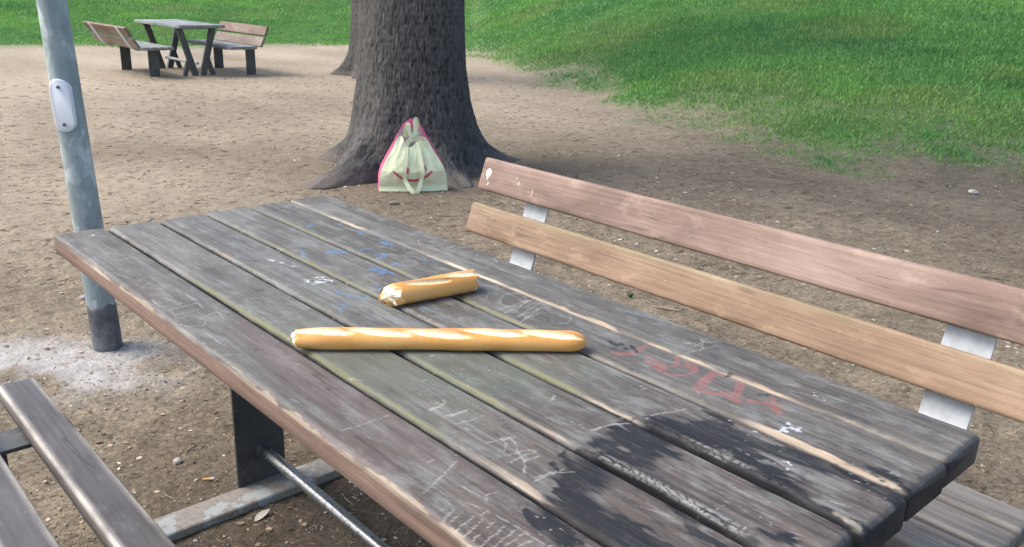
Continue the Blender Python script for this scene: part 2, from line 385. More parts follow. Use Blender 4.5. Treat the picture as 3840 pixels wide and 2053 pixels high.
# leaf flakes: bent little quads
x, y, d, r = scatter(9000, 91, far=13.0); n = len(x); z0 = ground_z(x, y)
L = (0.003 + 0.008 * r.random(n) ** 2.5) * (0.75 + 0.15 * d); W = L * r.uniform(0.3, 0.7, n); th = r.uniform(0, 6.3, n)
pts = np.array([(-1, 0, 0.1), (-0.3, -1, 0.25), (0.5, -0.8, 0.2), (1, 0, 0.3), (0.5, 0.8, 0.5), (-0.3, 1, 0.45)])
V = np.stack([x[:, None] + np.cos(th)[:, None] * pts[:, 0] * L[:, None] - np.sin(th)[:, None] * pts[:, 1] * W[:, None],
              y[:, None] + np.sin(th)[:, None] * pts[:, 0] * L[:, None] + np.cos(th)[:, None] * pts[:, 1] * W[:, None],
              z0[:, None] + 0.001 + pts[:, 2] * W[:, None] * r.uniform(0.2, 1.2, n)[:, None]], 2)
me = np_mesh('leaf_litter', V.reshape(-1, 3), [np.arange(n)[:, None] * 6 + np.arange(6)], smooth=False)
tone = r.random(n); color_attr(me, 'tone', np.repeat(np.stack([tone, tone, tone], 1), 6, axis=0))
g = G('leaf flakes'); _, aR, aG, aB, aA = g.attr('tone')
tag(link('leaf_litter', me, g.fin(g.ramp(aR, (0.0, (0.09, 0.065, 0.045)), (0.55, (0.26, 0.19, 0.13)), (0.9, (0.45, 0.36, 0.25)), (1.0, (0.62, 0.58, 0.48))), 0.9, 0, 0.2)), kind='stuff')

# ------------------------------------------------------------------ trees
g = G('conifer bark')
v = g.coord((1, 1, 1)); tcv = g.coord((46, 46, 15))
vo = g.n('ShaderNodeTexVoronoi', {'Vector': tcv, 'Scale': 1.0}, feature='DISTANCE_TO_EDGE').outputs['Distance']
n1 = g.noise(v, 2.0, 5, 0.6); n2 = g.noise(g.coord((60, 60, 22)), 1.0, 5, 0.65)
attrib = g.n('ShaderNodeAttribute', attribute_name='bark').outputs['Fac']
c = g.ramp(n1, (0.3, (0.052, 0.050, 0.048)), (0.7, (0.098, 0.094, 0.089)))
c = g.mix(0.75, c, g.ramp(n2, (0.25, (0.40, 0.38, 0.37)), (0.5, (1, 1, 1)), (0.75, (1.7, 1.65, 1.6))), 'MULTIPLY')
c = g.mix(g.ramp(attrib, (0.25, 0.75), (0.55, 0.0)), c, (0.018, 0.017, 0.016))
c = g.mix(g.ramp(attrib, (0.72, 0.0), (0.95, 0.5)), c, (0.17, 0.16, 0.15))
zsep = g.n('ShaderNodeSeparateXYZ', {0: g.n('ShaderNodeTexCoord').outputs['Object']}).outputs[2]
dust = g.ramp(g.math('ADD', zsep, g.math('MULTIPLY', g.noise(v, 6.0, 4), -0.10)), (0.0, 0.35), (0.05, 0.0))
c = g.mix(dust, c, (0.19, 0.155, 0.128))
g.bump(g.math('ADD', n2, g.math('MULTIPLY', vo, 0.6)), 0.6, 0.012)
bark = g.fin(c, 0.9, 0, 0.2)

def trunk_mesh(name, roots, r0=0.395, H=5.4, nth=720, seed=0):
    zz = np.concatenate([np.arange(-0.12, 1.75, 0.012), np.arange(1.75, H, 0.09)]); nz = len(zz)
    TH, ZZ = np.meshgrid(np.linspace(0, 2 * np.pi, nth, endpoint=False), zz, indexing='xy')   # rows z, cols theta
    zc = np.clip(ZZ, 0, None)
    R = r0 * (1 - 0.028 * zc) + 0.10 * np.exp(-zc / 0.22) + 0.018 * np.cos(3 * TH + 1) + 0.012 * np.cos(5 * TH)
    for ang, amp, wid, hh in roots:
        dlt = (TH - ang + np.pi) % (2 * np.pi) - np.pi
        R = R + amp * (1 + 0.5 * (fbm(TH * 6, ZZ * 7, seed + 6, 3) - 0.5)) * np.exp(-(dlt / (wid * (0.75 + 1.2 * np.clip(zc / 0.5, 0, 1)))) ** 2) * (0.7 * np.exp(-zc / hh) + 0.3 * np.exp(-zc / (hh * 3)))
    # bark plates
    u = TH / (2 * np.pi)
    def per(fu, fz, sd):       # noise periodic round the trunk
        return (1 - u) * vnoise(u * fu + 0.15 * np.sin(ZZ * 9), ZZ * fz, sd) + u * vnoise((u - 1) * fu + 0.15 * np.sin(ZZ * 9), ZZ * fz, sd)
    ridge = 1 - np.abs(2 * per(150, 23, seed + 2) - 1); rid2 = per(250, 46, seed + 4)
    b = np.clip(0.62 * ridge + 0.5 * rid2 - 0.08, 0, 1)
    R = R + (b - 0.6) * 0.011 + 0.045 * (fbm(TH * 4, ZZ * 9, seed + 8, 4) - 0.5) * np.exp(-zc / 0.18)
    P = np.stack([R * np.cos(TH), R * np.sin(TH), ZZ], -1).reshape(-1, 3)
    me = np_mesh(name, P, [grid_faces(nz, nth, True)])
    float_attr(me, 'bark', b.ravel())
    return me
def crown_mesh(name, seed, n=3000, cz=8.6, rad=(3.6, 3.6, 2.9)):
    r = np.random.default_rng(seed)
    nc = 70; cd = r.normal(size=(nc, 3)); cd /= np.linalg.norm(cd, axis=1)[:, None]
    cc = cd * (r.random(nc)[:, None] ** 0.45) * np.array(rad) + np.array([0, 0, cz])
    k = r.integers(0, nc, n); p = cc[k] + r.normal(size=(n, 3)) * 0.42
    ax = r.normal(size=(n, 3)); ax /= np.linalg.norm(ax, axis=1)[:, None]; bx = np.cross(ax, r.normal(size=(n, 3))); bx /= np.linalg.norm(bx, axis=1)[:, None]
    L = r.uniform(0.09, 0.2, n)[:, None]; Wd = L * r.uniform(0.35, 0.6, n)[:, None]
    V = np.stack([p - ax * L, p + bx * Wd, p + ax * L, p - bx * Wd], 1).reshape(-1, 3)
    me = np_mesh(name, V, [np.arange(n)[:, None] * 4 + np.arange(4)], smooth=False)
    return me, cc
g = G('tree leaves'); nn = g.noise(g.coord((1, 1, 1)), 3.0, 3)
leafc = g.ramp(nn, (0.3, (0.035, 0.07, 0.03)), (0.7, (0.07, 0.12, 0.05)))
g.fin(leafc, 0.6, 0, 0.3)
tr = g.n('ShaderNodeBsdfTranslucent', {'Color': leafc}); ms = g.n('ShaderNodeMixShader', {0: 0.3})
g.nt.links.new(g.b.outputs[0], ms.inputs[1]); g.nt.links.new(tr.outputs[0], ms.inputs[2]); g.nt.links.new(ms.outputs[0], g.out.inputs[0])
leaf_m = g.m
def tree(loc, rz, roots, label, seed, sc=1.0):
    t = empty('tree', loc, rz); t.scale = (sc, sc, sc); tag(t, label, 'tree', 'tall dark-barked trees on the bare ground')
    tm = link('trunk', trunk_mesh('trunk', roots, seed=seed), bark, t)
    cm, cc = crown_mesh('crown', 100 + seed); link('crown', cm, leaf_m, t)
    rr = random.Random(seed)
    for k in range(7):
        tgt = Vector(cc[k * 9]); z0 = 3.6 + 0.25 * k
        p0 = Vector((0, 0, z0)); p1 = p0.lerp(tgt, 0.5) + Vector((0, 0, 0.35))
        link('limb', tube_mesh('limb', [p0, p1, tgt], [0.12, 0.07, 0.02], 8), bark, t)
    return t
def ang(x, y): return math.atan2(y, x)
tree((-3.22, 3.47, 0.0), 0, [(ang(.20, -1.05), 0.62, 0.34, 0.16), (ang(.25, .95), 0.40, 0.34, 0.16), (ang(.98, -.15), 0.36, 0.30, 0.11), (ang(.75, .62), 0.16, 0.2, 0.14), (ang(.75, -.72), 0.12, 0.25, 0.12), (2.6, 0.4, 0.4, 0.16), (3.6, 0.35, 0.35, 0.15)],
     'thick dark trunk with flared roots and a shopping bag leaning on it', 1)
tree((-9.3, 7.15, 0.0), 0, [(ang(-.6, -.8), 0.30, 0.35, 0.16), (ang(.4, -.9), 0.25, 0.3, 0.14), (1.2, 0.3, 0.3, 0.15), (2.8, 0.3, 0.3, 0.15)],
     'tree half hidden behind the nearer thick trunk', 5, 0.9)

# ------------------------------------------------------------------ picnic table in front
# marks on the table top, millimetres from the table's front left corner (x along the planks, y across)
SCRATCH=[[(540,29),(508,70)],[(490,38),(482,59)],[(533,34),(571,63)],[(621,23),(680,20)],[(629,47),(686,60),(672,69)],[(636,91),(682,96)],[(705,26),(699,91),(740,85)],[(706,28),(742,25),(738,77)],[(786,57),(771,100),(819,94)],[(786,57),(807,61),(825,48),(816,19),(773,15)],[(859,35),(943,34)],[(173,27),(172,77)],[(308,34),(309,99)],[(15,153),(-26,168),(-17,205)],[(983,15),(1003,41)],[(1051,579),(1021,614)],[(1106,652),(1119,635),(1124,617),(1122,602),(1111,592),(1095,590),(1078,597),(1062,611),(1051,629),(1049,647),(1056,661),(1071,666),(1088,663),(1106,652)],[(1112,566),(1109,672),(1132,562),(1133,672),(1168,564),(1159,643),(1191,552),(1175,633)],[(1236,655),(1247,644),(1253,631),(1253,618),(1246,609),(1235,607),(1222,612),(1212,623)],[(1390,175),(1383,238)],[(1385,182),(1385,217)],[(1421,180),(1426,225)],[(1426,191),(1427,222)],[(1451,181),(1457,229)],[(1524,179),(1536,217)],[(1538,204),(1540,230)],[(1488,346),(1474,371)],[(1596,331),(1598,353),(1610,380),(1624,401)],[(1525,178),(1533,213),(1537,229)],[(1525,208),(1550,198),(1559,185)],[(1568,202),(1599,190),(1622,165)],[(1566,169),(1578,197)],[(1589,170),(1589,222)],[(1600,186),(1601,215)],[(1646,159),(1651,201),(1666,224)],[(1643,166),(1645,198)],[(1641,173),(1653,219)],[(1646,77),(1632,88),(1636,109)],[(1660,65),(1707,72),(1759,72)],[(1596,78),(1614,80),(1640,83)],[(1663,53),(1660,68)],[(1388,179),(1382,214)],[(1421,181),(1424,224)],[(1623,27),(1625,15)],[(1632,33),(1640,10)],[(1643,38),(1651,15)],[(1660,45),(1669,9)],[(1672,51),(1685,8)],[(1685,57),(1698,12)],[(1701,62),(1713,11)],[(1715,66),(1724,21)],[(1728,69),(1733,32)],[(1745,66),(1744,46)],[(1361,121),(1360,27)],[(1538,115),(1575,27)],[(1627,428),(1624,444),(1647,509)],[(1599,332),(1603,374),(1626,407)],[(1537,219),(1596,191),(1623,167)],[(1573,195),(1586,224)],[(1477,370),(1487,350)],[(644,791),(655,776),(659,758),(654,740),(642,727),(625,721),(607,724),(592,735),(583,752),(583,771),(592,787),(608,797),(626,798),(644,791)],[(691,727),(687,784),(704,730),(712,819),(718,733),(758,788)],[(778,785),(808,751),(853,783),(829,794),(854,785),(874,728)],[(750,616),(756,608),(759,600),(757,591),(751,585),(743,583),(733,585),(725,591),(720,599),(720,608),(724,615),(731,620),(741,620),(750,616)],[(626,670),(635,661),(639,651),(637,642),(631,636),(621,634),(610,637),(600,644),(593,653),(591,663),(595,671),(604,675),(615,675),(626,670)],[(549,728),(527,785),(571,784)],[(959,750),(985,759)],[(1470,728),(1507,793)],[(1491,736),(1486,785)],[(1503,700),(1515,767)],[(1478,775),(1515,732)]]
WHITE=[([(712,334),(700,373),(738,379),(733,354),(728,337)],16),([(1782,568),(1787,589),(1803,593)],14),([(1757,529),(1767,534)],8),([(1703,522),(1716,535)],5),([(1852,482),(1854,475),(1853,468),(1849,466),(1844,469),(1841,476),(1842,482),(1846,486)],5),([(-27,616),(9,632)],8),([(72,632),(92,649)],7),([(1749,727),(1770,723)],8),([(708,329),(742,375)],8),([(518,346),(602,370)],8),([(55,73),(65,87)],9)]
BLUE=[([(156,665),(167,669)],9),([(303,573),(279,595)],9),([(325,650),(334,654)],9),([(414,645),(429,658),(454,647)],8),([(527,663),(557,672),(578,651)],11),([(576,570),(573,597)],10),([(634,573),(649,594),(667,560)],10),([(551,490),(543,524),(570,532)],16),([(498,447),(538,428)],10),([(739,658),(768,668)],14),([(718,559),(741,576)],9),([(802,358),(822,350)],5),([(884,320),(895,327)],5),([(856,355),(864,357)],6),([(866,368),(880,378)],6),([(908,306),(924,296)],5),([(923,259),(927,265)],5),([(1010,447),(1026,460)],9),([(835,444),(856,438)],9),([(821,357),(886,378)],7),([(731,509),(768,519)],22),([(557,648),(571,667)],10)]
RED=[([(1530,660),(1543,662),(1554,656),(1562,644),(1565,629),(1562,613),(1554,599),(1543,591),(1530,589),(1519,594),(1511,605),(1507,620)],6),([(1525,601),(1524,640),(1503,667)],7),([(1538,648),(1563,644)],8),([(1613,582),(1595,631),(1591,659)],13),([(1591,659),(1614,669),(1640,668),(1657,643)],9),([(1613,582),(1643,594),(1668,621)],10),([(1647,649),(1684,598)],9),([(1653,602),(1681,598)],8),([(1695,616),(1718,632),(1749,617)],9),([(1711,657),(1729,637),(1750,638)],6),([(1485,601),(1516,600)],8),([(1414,586),(1442,605),(1432,661)],9),([(1469,623),(1521,610)],8)]
BLACK=[([(1372,620),(1398,617),(1396,632),(1419,618)],6),([(1403,598),(1414,637),(1443,623)],5),([(1607,685),(1615,656)],5),([(1693,648),(1698,659)],7)]

TX, TY = 1.0, 0.4064
PITCH = 0.8127 / 6
def seg_dist(px, py, pts):
    dmin = np.full(px.shape, 9.0)
    for (x0, y0), (x1, y1) in zip(pts[:-1], pts[1:]):
        dx, dy = x1 - x0, y1 - y0; l2 = dx * dx + dy * dy + 1e-12
        t = np.clip(((px - x0) * dx + (py - y0) * dy) / l2, 0, 1)
        dmin = np.minimum(dmin, np.hypot(px - x0 - t * dx, py - y0 - t * dy))
    return dmin
def table_marks(px, py, ok):
    """masks for points on the upper faces"""
    scr = np.zeros(px.shape); wht = np.zeros(px.shape); red = np.zeros(px.shape); blu = np.zeros(px.shape); blk = np.zeros(px.shape)
    brk = fbm(px * 60, py * 60, 12, 3); brk2 = fbm(px * 130, py * 130, 13, 2)
    for pts in SCRATCH:
        P = [(a / 1000, b / 1000) for a, b in pts]
        dd = seg_dist(px + 0.004 * (brk - .5), py + 0.004 * (brk - .5), P)
        scr = np.maximum(scr, 0.75 * (1 - sstep(0.0004, 0.0026, dd)) * sstep(0.25, 0.55, brk2 + 0.15))
    for lst, arr in ((WHITE, 'w'), (RED, 'r'), (BLUE, 'b'), (BLACK, 'k')):
        for pts, wmm in lst:
            P = [(a / 1000, b / 1000) for a, b in pts]; w = wmm / 1000.0
            dd = seg_dist(px, py, P) + 0.014 * (brk - 0.5) * (w / 0.010 if arr != 'r' else .5)
            mk = 1 - sstep(w * 0.55, w * 0.9, dd)
            if arr == 'w': wht = np.maximum(wht, 0.7 * mk * sstep(0.40, 0.66, brk2 + 0.04))
            elif arr == 'r': red = np.maximum(red, mk * sstep(0.2, 0.55, brk2 + 0.12))
            elif arr == 'b': blu = np.maximum(blu, mk * sstep(0.35, 0.65, brk2 + 0.08))
            else: blk = np.maximum(blk, mk * sstep(0.3, 0.5, brk2))
    return scr * ok, wht * ok, red * ok, blu * ok, blk * ok

g = G('weathered table wood')
v1 = g.coord((1.6, 9, 9), rand=True); v2 = g.coord((3.2, 105, 105), rand=True); v3 = g.coord((7, 16, 16), rand=True)
na = g.noise(v1, 1.2, 6, 0.62, 0.5); nb = g.noise(v2, 1.0, 6, 0.72, 0.2); nc = g.noise(v3, 1.6, 10, 0.74); nd = g.noise(g.coord((30, 60, 60), rand=True), 1.0, 4, 0.7)
_, W1, W2, W3, W4 = g.attr('wear_and_shade'); _, P1, P2, P3, P4 = g.attr('paint')
nf = g.noise(g.coord((80, 240, 240), rand=True), 1.0, 3, 0.6)
def crisp(f, nz, amt, lo=0.32, hi=0.62):      # break a soft mask up with the grain
    return g.math('MULTIPLY', g.ramp(g.math('ADD', f, g.math('MULTIPLY', g.math('SUBTRACT', nz, 0.5), amt)), (lo, 0.0), (hi, 1.0)), g.ramp(f, (0.0, 0.0), (0.10, 1.0)))
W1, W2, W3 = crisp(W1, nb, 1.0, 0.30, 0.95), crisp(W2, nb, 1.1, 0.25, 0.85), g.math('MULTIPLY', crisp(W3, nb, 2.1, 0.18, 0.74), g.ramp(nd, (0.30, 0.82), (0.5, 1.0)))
P1, P2, P3, P4 = crisp(P1, nf, 1.2), crisp(P2, nf, 1.4), crisp(P3, nf, 1.5), crisp(P4, nf, 1.0, 0.2, 0.7); _, S1, S2, S3, S4 = g.attr('state')
grey = g.ramp(na, (0.28, (0.068, 0.063, 0.056)), (0.5, (0.110, 0.105, 0.095)), (0.72, (0.162, 0.159, 0.146)))
brown = g.ramp(na, (0.28, (0.045, 0.034, 0.029)), (0.5, (0.080, 0.062, 0.054)), (0.75, (0.135, 0.11, 0.096)))
rnd = g.n('ShaderNodeObjectInfo').outputs['Random']
c = g.mix(S1, grey, brown)
c = g.mix(1.0, c, g.ramp(rnd, (0.0, (0.86, 0.84, 0.80)), (0.5, (1.06, 1.02, 0.95)), (1.0, (0.98, 1.02, 1.03))), 'MULTIPLY')
blot_ = g.noise(g.coord((2.6, 6, 6), rand=True), 1.4, 8, 0.7)
c = g.mix(g.ramp(blot_, (0.50, 0.0), (0.62, 0.55)), c, (0.085, 0.066, 0.052))
c = g.mix(g.ramp(nc, (0.49, 0.0), (0.62, 0.55)), c, (0.205, 0.215, 0.205))
c = g.mix(g.ramp(nc, (0.36, 0.75), (0.43, 0.0)), c, (0.046, 0.045, 0.046))
c = g.mix(g.ramp(nd, (0.66, 0.0), (0.74, 0.45)), c, (0.33, 0.32, 0.31))
st = g.ramp(nb, (0.34, (0.40, 0.39, 0.38)), (0.50, (0.95, 0.95, 0.95)), (0.66, (1.45, 1.42, 1.38)))
c = g.mix(g.math('ADD', 0.5, g.math('MULTIPLY', S1, 0.5), True), c, st, 'MULTIPLY')
c = g.mix(g.math('MULTIPLY', S3, 0.35), c, (0.095, 0.052, 0.050))                          # reddish stain
c = g.mix(g.math('MULTIPLY', S4, 0.55), c, (0.100, 0.115, 0.085))                          # greenish film
tanc = g.mix(0.55, g.ramp(na, (0.3, (0.29, 0.215, 0.15)), (0.7, (0.50, 0.42, 0.31))), st, 'MULTIPLY')
sidec = g.mix(0.5, g.ramp(na, (0.3, (0.15, 0.095, 0.072)), (0.7, (0.26, 0.175, 0.135))), st, 'MULTIPLY')
c = g.mix(g.n('ShaderNodeAttribute', attribute_name='side').outputs['Fac'], c, sidec)
c = g.mix(W1, c, tanc)
c = g.mix(W2, c, g.ramp(nb, (0.3, (0.070, 0.072, 0.032)), (0.7, (0.170, 0.170, 0.080))))
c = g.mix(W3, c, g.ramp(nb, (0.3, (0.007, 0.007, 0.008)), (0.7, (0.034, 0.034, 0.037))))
c = g.mix(g.math('MULTIPLY', W4, 0.8), c, g.ramp(nb, (0.35, (0.06, 0.06, 0.062)), (0.5, (0.28, 0.275, 0.26)), (0.68, (0.56, 0.53, 0.47))))
c = g.mix(g.math('MULTIPLY', P1, 0.40), c, (0.33, 0.095, 0.085))
c = g.mix(g.math('MULTIPLY', P2, 0.45), c, (0.085, 0.21, 0.40))
c = g.mix(g.math('MULTIPLY', P3, 0.62), c, (0.58, 0.60, 0.62))
c = g.mix(g.math('MULTIPLY', P4, 0.38), c, (0.46, 0.45, 0.42))
c = g.mix(S2, c, (0.02, 0.02, 0.025))
g.bump(g.math('ADD', nb, g.math('MULTIPLY', nd, 0.4)), 0.35, 0.003)
table_wood = g.fin(c, g.math('SUBTRACT', g.ramp(nc, (0.3, 0.50), (0.7, 0.72)), g.math('MULTIPLY', W4, 0.25)), 0.0, g.math('SUBTRACT', 0.45, g.math('MULTIPLY', W3, 0.25)))

def table_plank(k):
    y0, y1 = k * PITCH + 0.0055, (k + 1) * PITCH - 0.0055
    if k == 4: y1 += 0.0028
    if k == 5: y0 -= 0.0028
    xa = -0.003 + 0.004 * ((k * 37) % 5 - 2) / 2; xb = 1.998 + 0.004 * ((k * 53) % 5 - 2) / 2
    top, T, R = 0.75, 0.050, 0.011
    xs = np.concatenate([[xa, xa + 0.0015, xa + 0.004], np.arange(xa + 0.007, xb - 0.007, 0.003), [xb - 0.004, xb - 0.0015, xb]]); nx = len(xs)
    # cross-section, from lower front edge up over the top and down again; (y, z, topness)
    prof = [(y0 + 0.004, top - T, 0), (y0, top - T + 0.004, 0), (y0, top - T * 0.66, 0), (y0, top - T * 0.33, 0)]
    prof += [(y0 + R - R * math.cos(t), top - R + R * math.sin(t), 1) for t in np.linspace(0, math.pi / 2, 6)]
    prof += [(yy, top, 1) for yy in np.arange(y0 + R + 0.0026, y1 - R, 0.0026)]
    prof += [(y1 - R * 0.6 + R * 0.6 * math.sin(t), top - R * 0.6 + R * 0.6 * math.cos(t), 1) for t in np.linspace(0, math.pi / 2, 5)]
    prof += [(y1, top - T * 0.5, 0), (y1, top - T + 0.004, 0), (y1 - 0.004, top - T, 0)]
    prof = np.array(prof); npf = len(prof)
    Xg = np.repeat(xs[:, None], npf, 1); Yg = np.repeat(prof[None, :, 0], nx, 0); Zg = np.repeat(prof[None, :, 1], nx, 0); Tg = np.repeat(prof[None, :, 2], nx, 0)
    ef = Yg - y0; eb = y1 - Yg                                     # distance from front and back edge
    e_end = np.minimum(Xg - xa, xb - Xg)
    # ends rounded over
    drop = np.clip(1 - e_end / 0.012, 0, 1) ** 2
    Zg = Zg - Tg * drop * 0.006; Yg = Yg + (np.clip(1 - e_end / 0.010, 0, 1) ** 2) * 0.004 * np.sign((y0 + y1) / 2 - Yg)
    # burnt ring and charred edges
    rr = np.hypot((Xg - 1.87) * 1.0, (Yg - 0.335) * 1.0) + 0.07 * (fbm(Xg * 7, Yg * 14, 71, 4) - 0.5)
    ring = np.exp(-((rr - 0.205) / 0.038) ** 2) * (1 - sstep(1.84, 1.95, Xg)) * (Yg < 0.535)
    blot = sstep(0.50, 0.66, fbm(Xg * 8, Yg * 26, 72, 4)) * (rr < 0.27)
    burn_and_shade = np.clip(1.75 * ring * (0.45 + 1.1 * sstep(0.35, 0.62, fbm(Xg * 9, Yg * 90, 70, 4))) * sstep(0.36, 0.56, fbm(Xg * 14, Yg * 36, 73, 5) + 0.10) + 1.1 * blot * sstep(.38, .6, fbm(Xg * 30, Yg * 160, 74, 3) + .1), 0, 1) * Tg
    ash = np.zeros_like(Xg); er = np.zeros_like(Xg)
    if k in (2, 3):
        xa_, xb_ = ((1.645, 1.90) if k == 2 else (1.63, 1.905))
        span = sstep(xa_, xa_ + 0.03, Xg) * (1 - sstep(xb_ - 0.03, xb_ + 0.03, Xg))
        wid = 0.017 + 0.006 * fbm(Xg * 20, Xg * 0, 74, 2) + (0.004 if k == 2 else 0)
        chr_ = span * (1 - sstep(wid * 0.7, wid * 1.15, ef)) * (eb > 0.02)
        er = span * np.clip(1 - ef / 0.020, 0, 1)
        crack = sstep(0.05, 0.16, np.abs((Xg * 70 + 5 * fbm(Xg * 22, Yg * 40, 75, 3)) % 1 - 0.5))
        ash = chr_ * 0.8 * sstep(0.45, 0.62, fbm(Xg * 11, Yg * 160, 76, 4) + (0.06 if k == 2 else -0.05)) * crack * sstep(0.003, 0.008, ef)
        burn_and_shade = np.maximum(burn_and_shade, chr_); Zg = Zg - 0.0025 * chr_ * (1 - crack) * Tg
    if k in (1, 2):
        sp2 = sstep(1.72, 1.78, Xg) * (1 - sstep(1.93, 1.99, Xg)); er = np.maximum(er, 0.0 * sp2)
        burn_and_shade = np.maximum(burn_and_shade, sstep(1.66, 1.72, Xg) * (1 - sstep(1.92, 1.98, Xg)) * (1 - sstep(0.004, 0.018, eb)) * 0.9 * (k == 1) * 0)
    # rough, eroded front edge
    wob = (fbm(Xg * 7, Xg * 0 + k, 77, 3) - 0.5) * 0.006 + (fbm(Xg * 40, Xg * 0 + k, 78, 2) - 0.5) * 0.0025
    near_f = np.clip(1 - ef / 0.022, 0, 1)
    Yg = Yg + wob * near_f * Tg + er * 0.010 * near_f; Zg = Zg - er * 0.008 * near_f * Tg - np.abs(wob) * 0.5 * near_f * Tg
    Zg = Zg + (fbm(Xg * 3, Yg * 20, 79 + k, 3) - 0.5) * 0.0016 * Tg
    # wear masks
    nx1 = fbm(Xg * 5, Yg * 20 + k, 80, 4); nx2 = fbm(Xg * 22, Yg * 70, 81, 3)
    en = ef + (0.011 if k == 0 else 0.018) * (nx1 - 0.5) + 0.010 * (nx2 - 0.5)
    def band(w): return (1 - sstep(w * 0.35, w * 0.85, en))
    px_ = sstep(0.30, 0.62, fbm(Xg * 4.5, Xg * 0 + k * 3, 87, 4))
    def xr(a, b, s=0.12): return sstep(a - s, a + s, Xg) * (1 - sstep(b - s, b + s, Xg))
    tan = np.zeros_like(Xg); moss = np.zeros_like(Xg)
    vis0 = sstep(top - 0.012, top - 0.006, Zg); side0 = (1 - vis0) * (Yg < y0 + 0.011) * (k == 0)
    if k == 0: tan = band(0.0050) * 0.7 * sstep(0.30, 0.60, nx1 + .10) * Tg; tan = np.maximum(tan, (1 - vis0) * (Yg < y0 + 0.006) * 0.0)
    if k == 1: moss = band(0.012) * (0.45 * xr(0.15, 0.55) + 0.95 * xr(0.55, 1.50)); tan = band(0.016) * 0.8 * xr(1.55, 2.1)
    if k == 2: moss = band(0.012) * (0.55 * xr(0.5, 1.2) + 0.8 * xr(1.22, 1.5, .05)); tan = band(0.014) * (0.45 * xr(0.1, 0.5) + 0.35 * xr(.75, 1.1, .05) + 0.45 * xr(1.3, 1.6, .05))
    if k == 3: moss = band(0.013) * (0.75 * xr(0.1, 0.95) + 0.9 * xr(1.30, 1.50, .06)); tan = band(0.013) * (0.5 * xr(1.5, 1.64, .04) + 0.5 * xr(1.9, 2.1, .04) + 0.3 * xr(.95, 1.3, .05))
    if k == 4: moss = band(0.013) * 0.65 * xr(0.15, 1.25); tan = band(0.016) * (0.35 * xr(1.25, 1.6, .06) + 0.95 * xr(1.72, 2.1, .06))
    if k == 5: tan = band(0.011) * sstep(0.3, 0.6, nx1 + 0.1) * (0.6 + 0.4 * xr(.2, 2.1)) * 1.0
    vis = sstep(top - 0.011, top - 0.005, Zg); moss = moss * vis * (0.25 + 0.85 * px_); tan = np.clip(tan, 0, 1) * (vis * (0.35 + 0.75 * px_) if k else 1)
    ok = Tg * (e_end > 0.002)
    scr, wht, red, blu, blk = table_marks(Xg, Yg, ok)
    # hairline scuffs along and across the grain, crumbs and flecks
    sc2 = sstep(0.80, 0.90, fbm(Xg * 9 + Yg * 16, Yg * 170 - Xg * 60, 82 + k, 2)) * 0.5 * Tg
    fl = sstep(0.90, 0.95, vnoise(Xg * 210, Yg * 210, 90 + k)) * sstep(0.55, 0.68, fbm(Xg * 5, Yg * 9, 91, 3)) * Tg
    scr = np.maximum(scr, np.maximum(sc2, fl * 0.9))
    brown_ = np.clip(sstep(1.2, 1.75, Xg + 0.5 * (fbm(Xg * 2, Yg * 9, 83, 3) - 0.5)) * (0.85 if k < 4 else 0.4) + 0.25 * (k == 0), 0, 1)
    brown_ = np.maximum(brown_, (rr < 0.22) * 0.95 * (Tg > 0))
    redst = (k == 0) * sstep(0.42, 0.62, fbm(Xg * 3.2, Yg * 12, 84, 4)) * xr(0.55, 1.6, .2) * Tg + 0.5 * (k == 1) * sstep(.55, .7, fbm(Xg * 3, Yg * 9, 85, 3)) * xr(.9, 1.3)
    film = sstep(0.42, 0.65, fbm(Xg * 2.6, Yg * 6, 86, 4)) * (k in (1, 2, 3, 4, 5)) * xr(0.9, 1.65, .25) * Tg
    inner = 1 - Tg
    V = np.stack([Xg - TX, Yg - TY, Zg], -1).reshape(-1, 3)
    # end caps
    cap0 = np.arange(npf)[::-1][None, :]; cap1 = ((nx - 1) * npf + np.arange(npf))[None, :]
    under = np.stack([np.arange(nx - 1) * npf, np.arange(1, nx) * npf, np.arange(1, nx) * npf + npf - 1, np.arange(nx - 1) * npf + npf - 1], 1)
    me = np_mesh('plank', V, [grid_faces(nx, npf), under, cap0, cap1])
    try: me.set_sharp_from_angle(angle=math.radians(50))
    except Exception: pass
    burn_and_shade = np.maximum(burn_and_shade, (k > 0) * 0.85 * (1 - vis) * (ef < 0.02)); burn_and_shade = np.maximum(burn_and_shade, 0.85 * (k < 5) * (1 - sstep(top - 0.012, top - 0.004, Zg)) * (eb < 0.02))  # plank sides in the gaps: shade painted on in the char colour
    blk = np.maximum(blk, 0.6 * (e_end < 0.0045))
    flat = lambda *a: np.stack([np.clip(q, 0, 1).ravel() for q in a], 1)
    float_attr(me, 'side', np.clip(side0, 0, 1).ravel())
    color_attr(me, 'wear_and_shade', flat(tan * (1 - burn_and_shade), moss * (1 - burn_and_shade), burn_and_shade, ash)); color_attr(me, 'paint', flat(red, blu, wht, scr)); color_attr(me, 'state', flat(brown_, blk, redst, film))
    return me

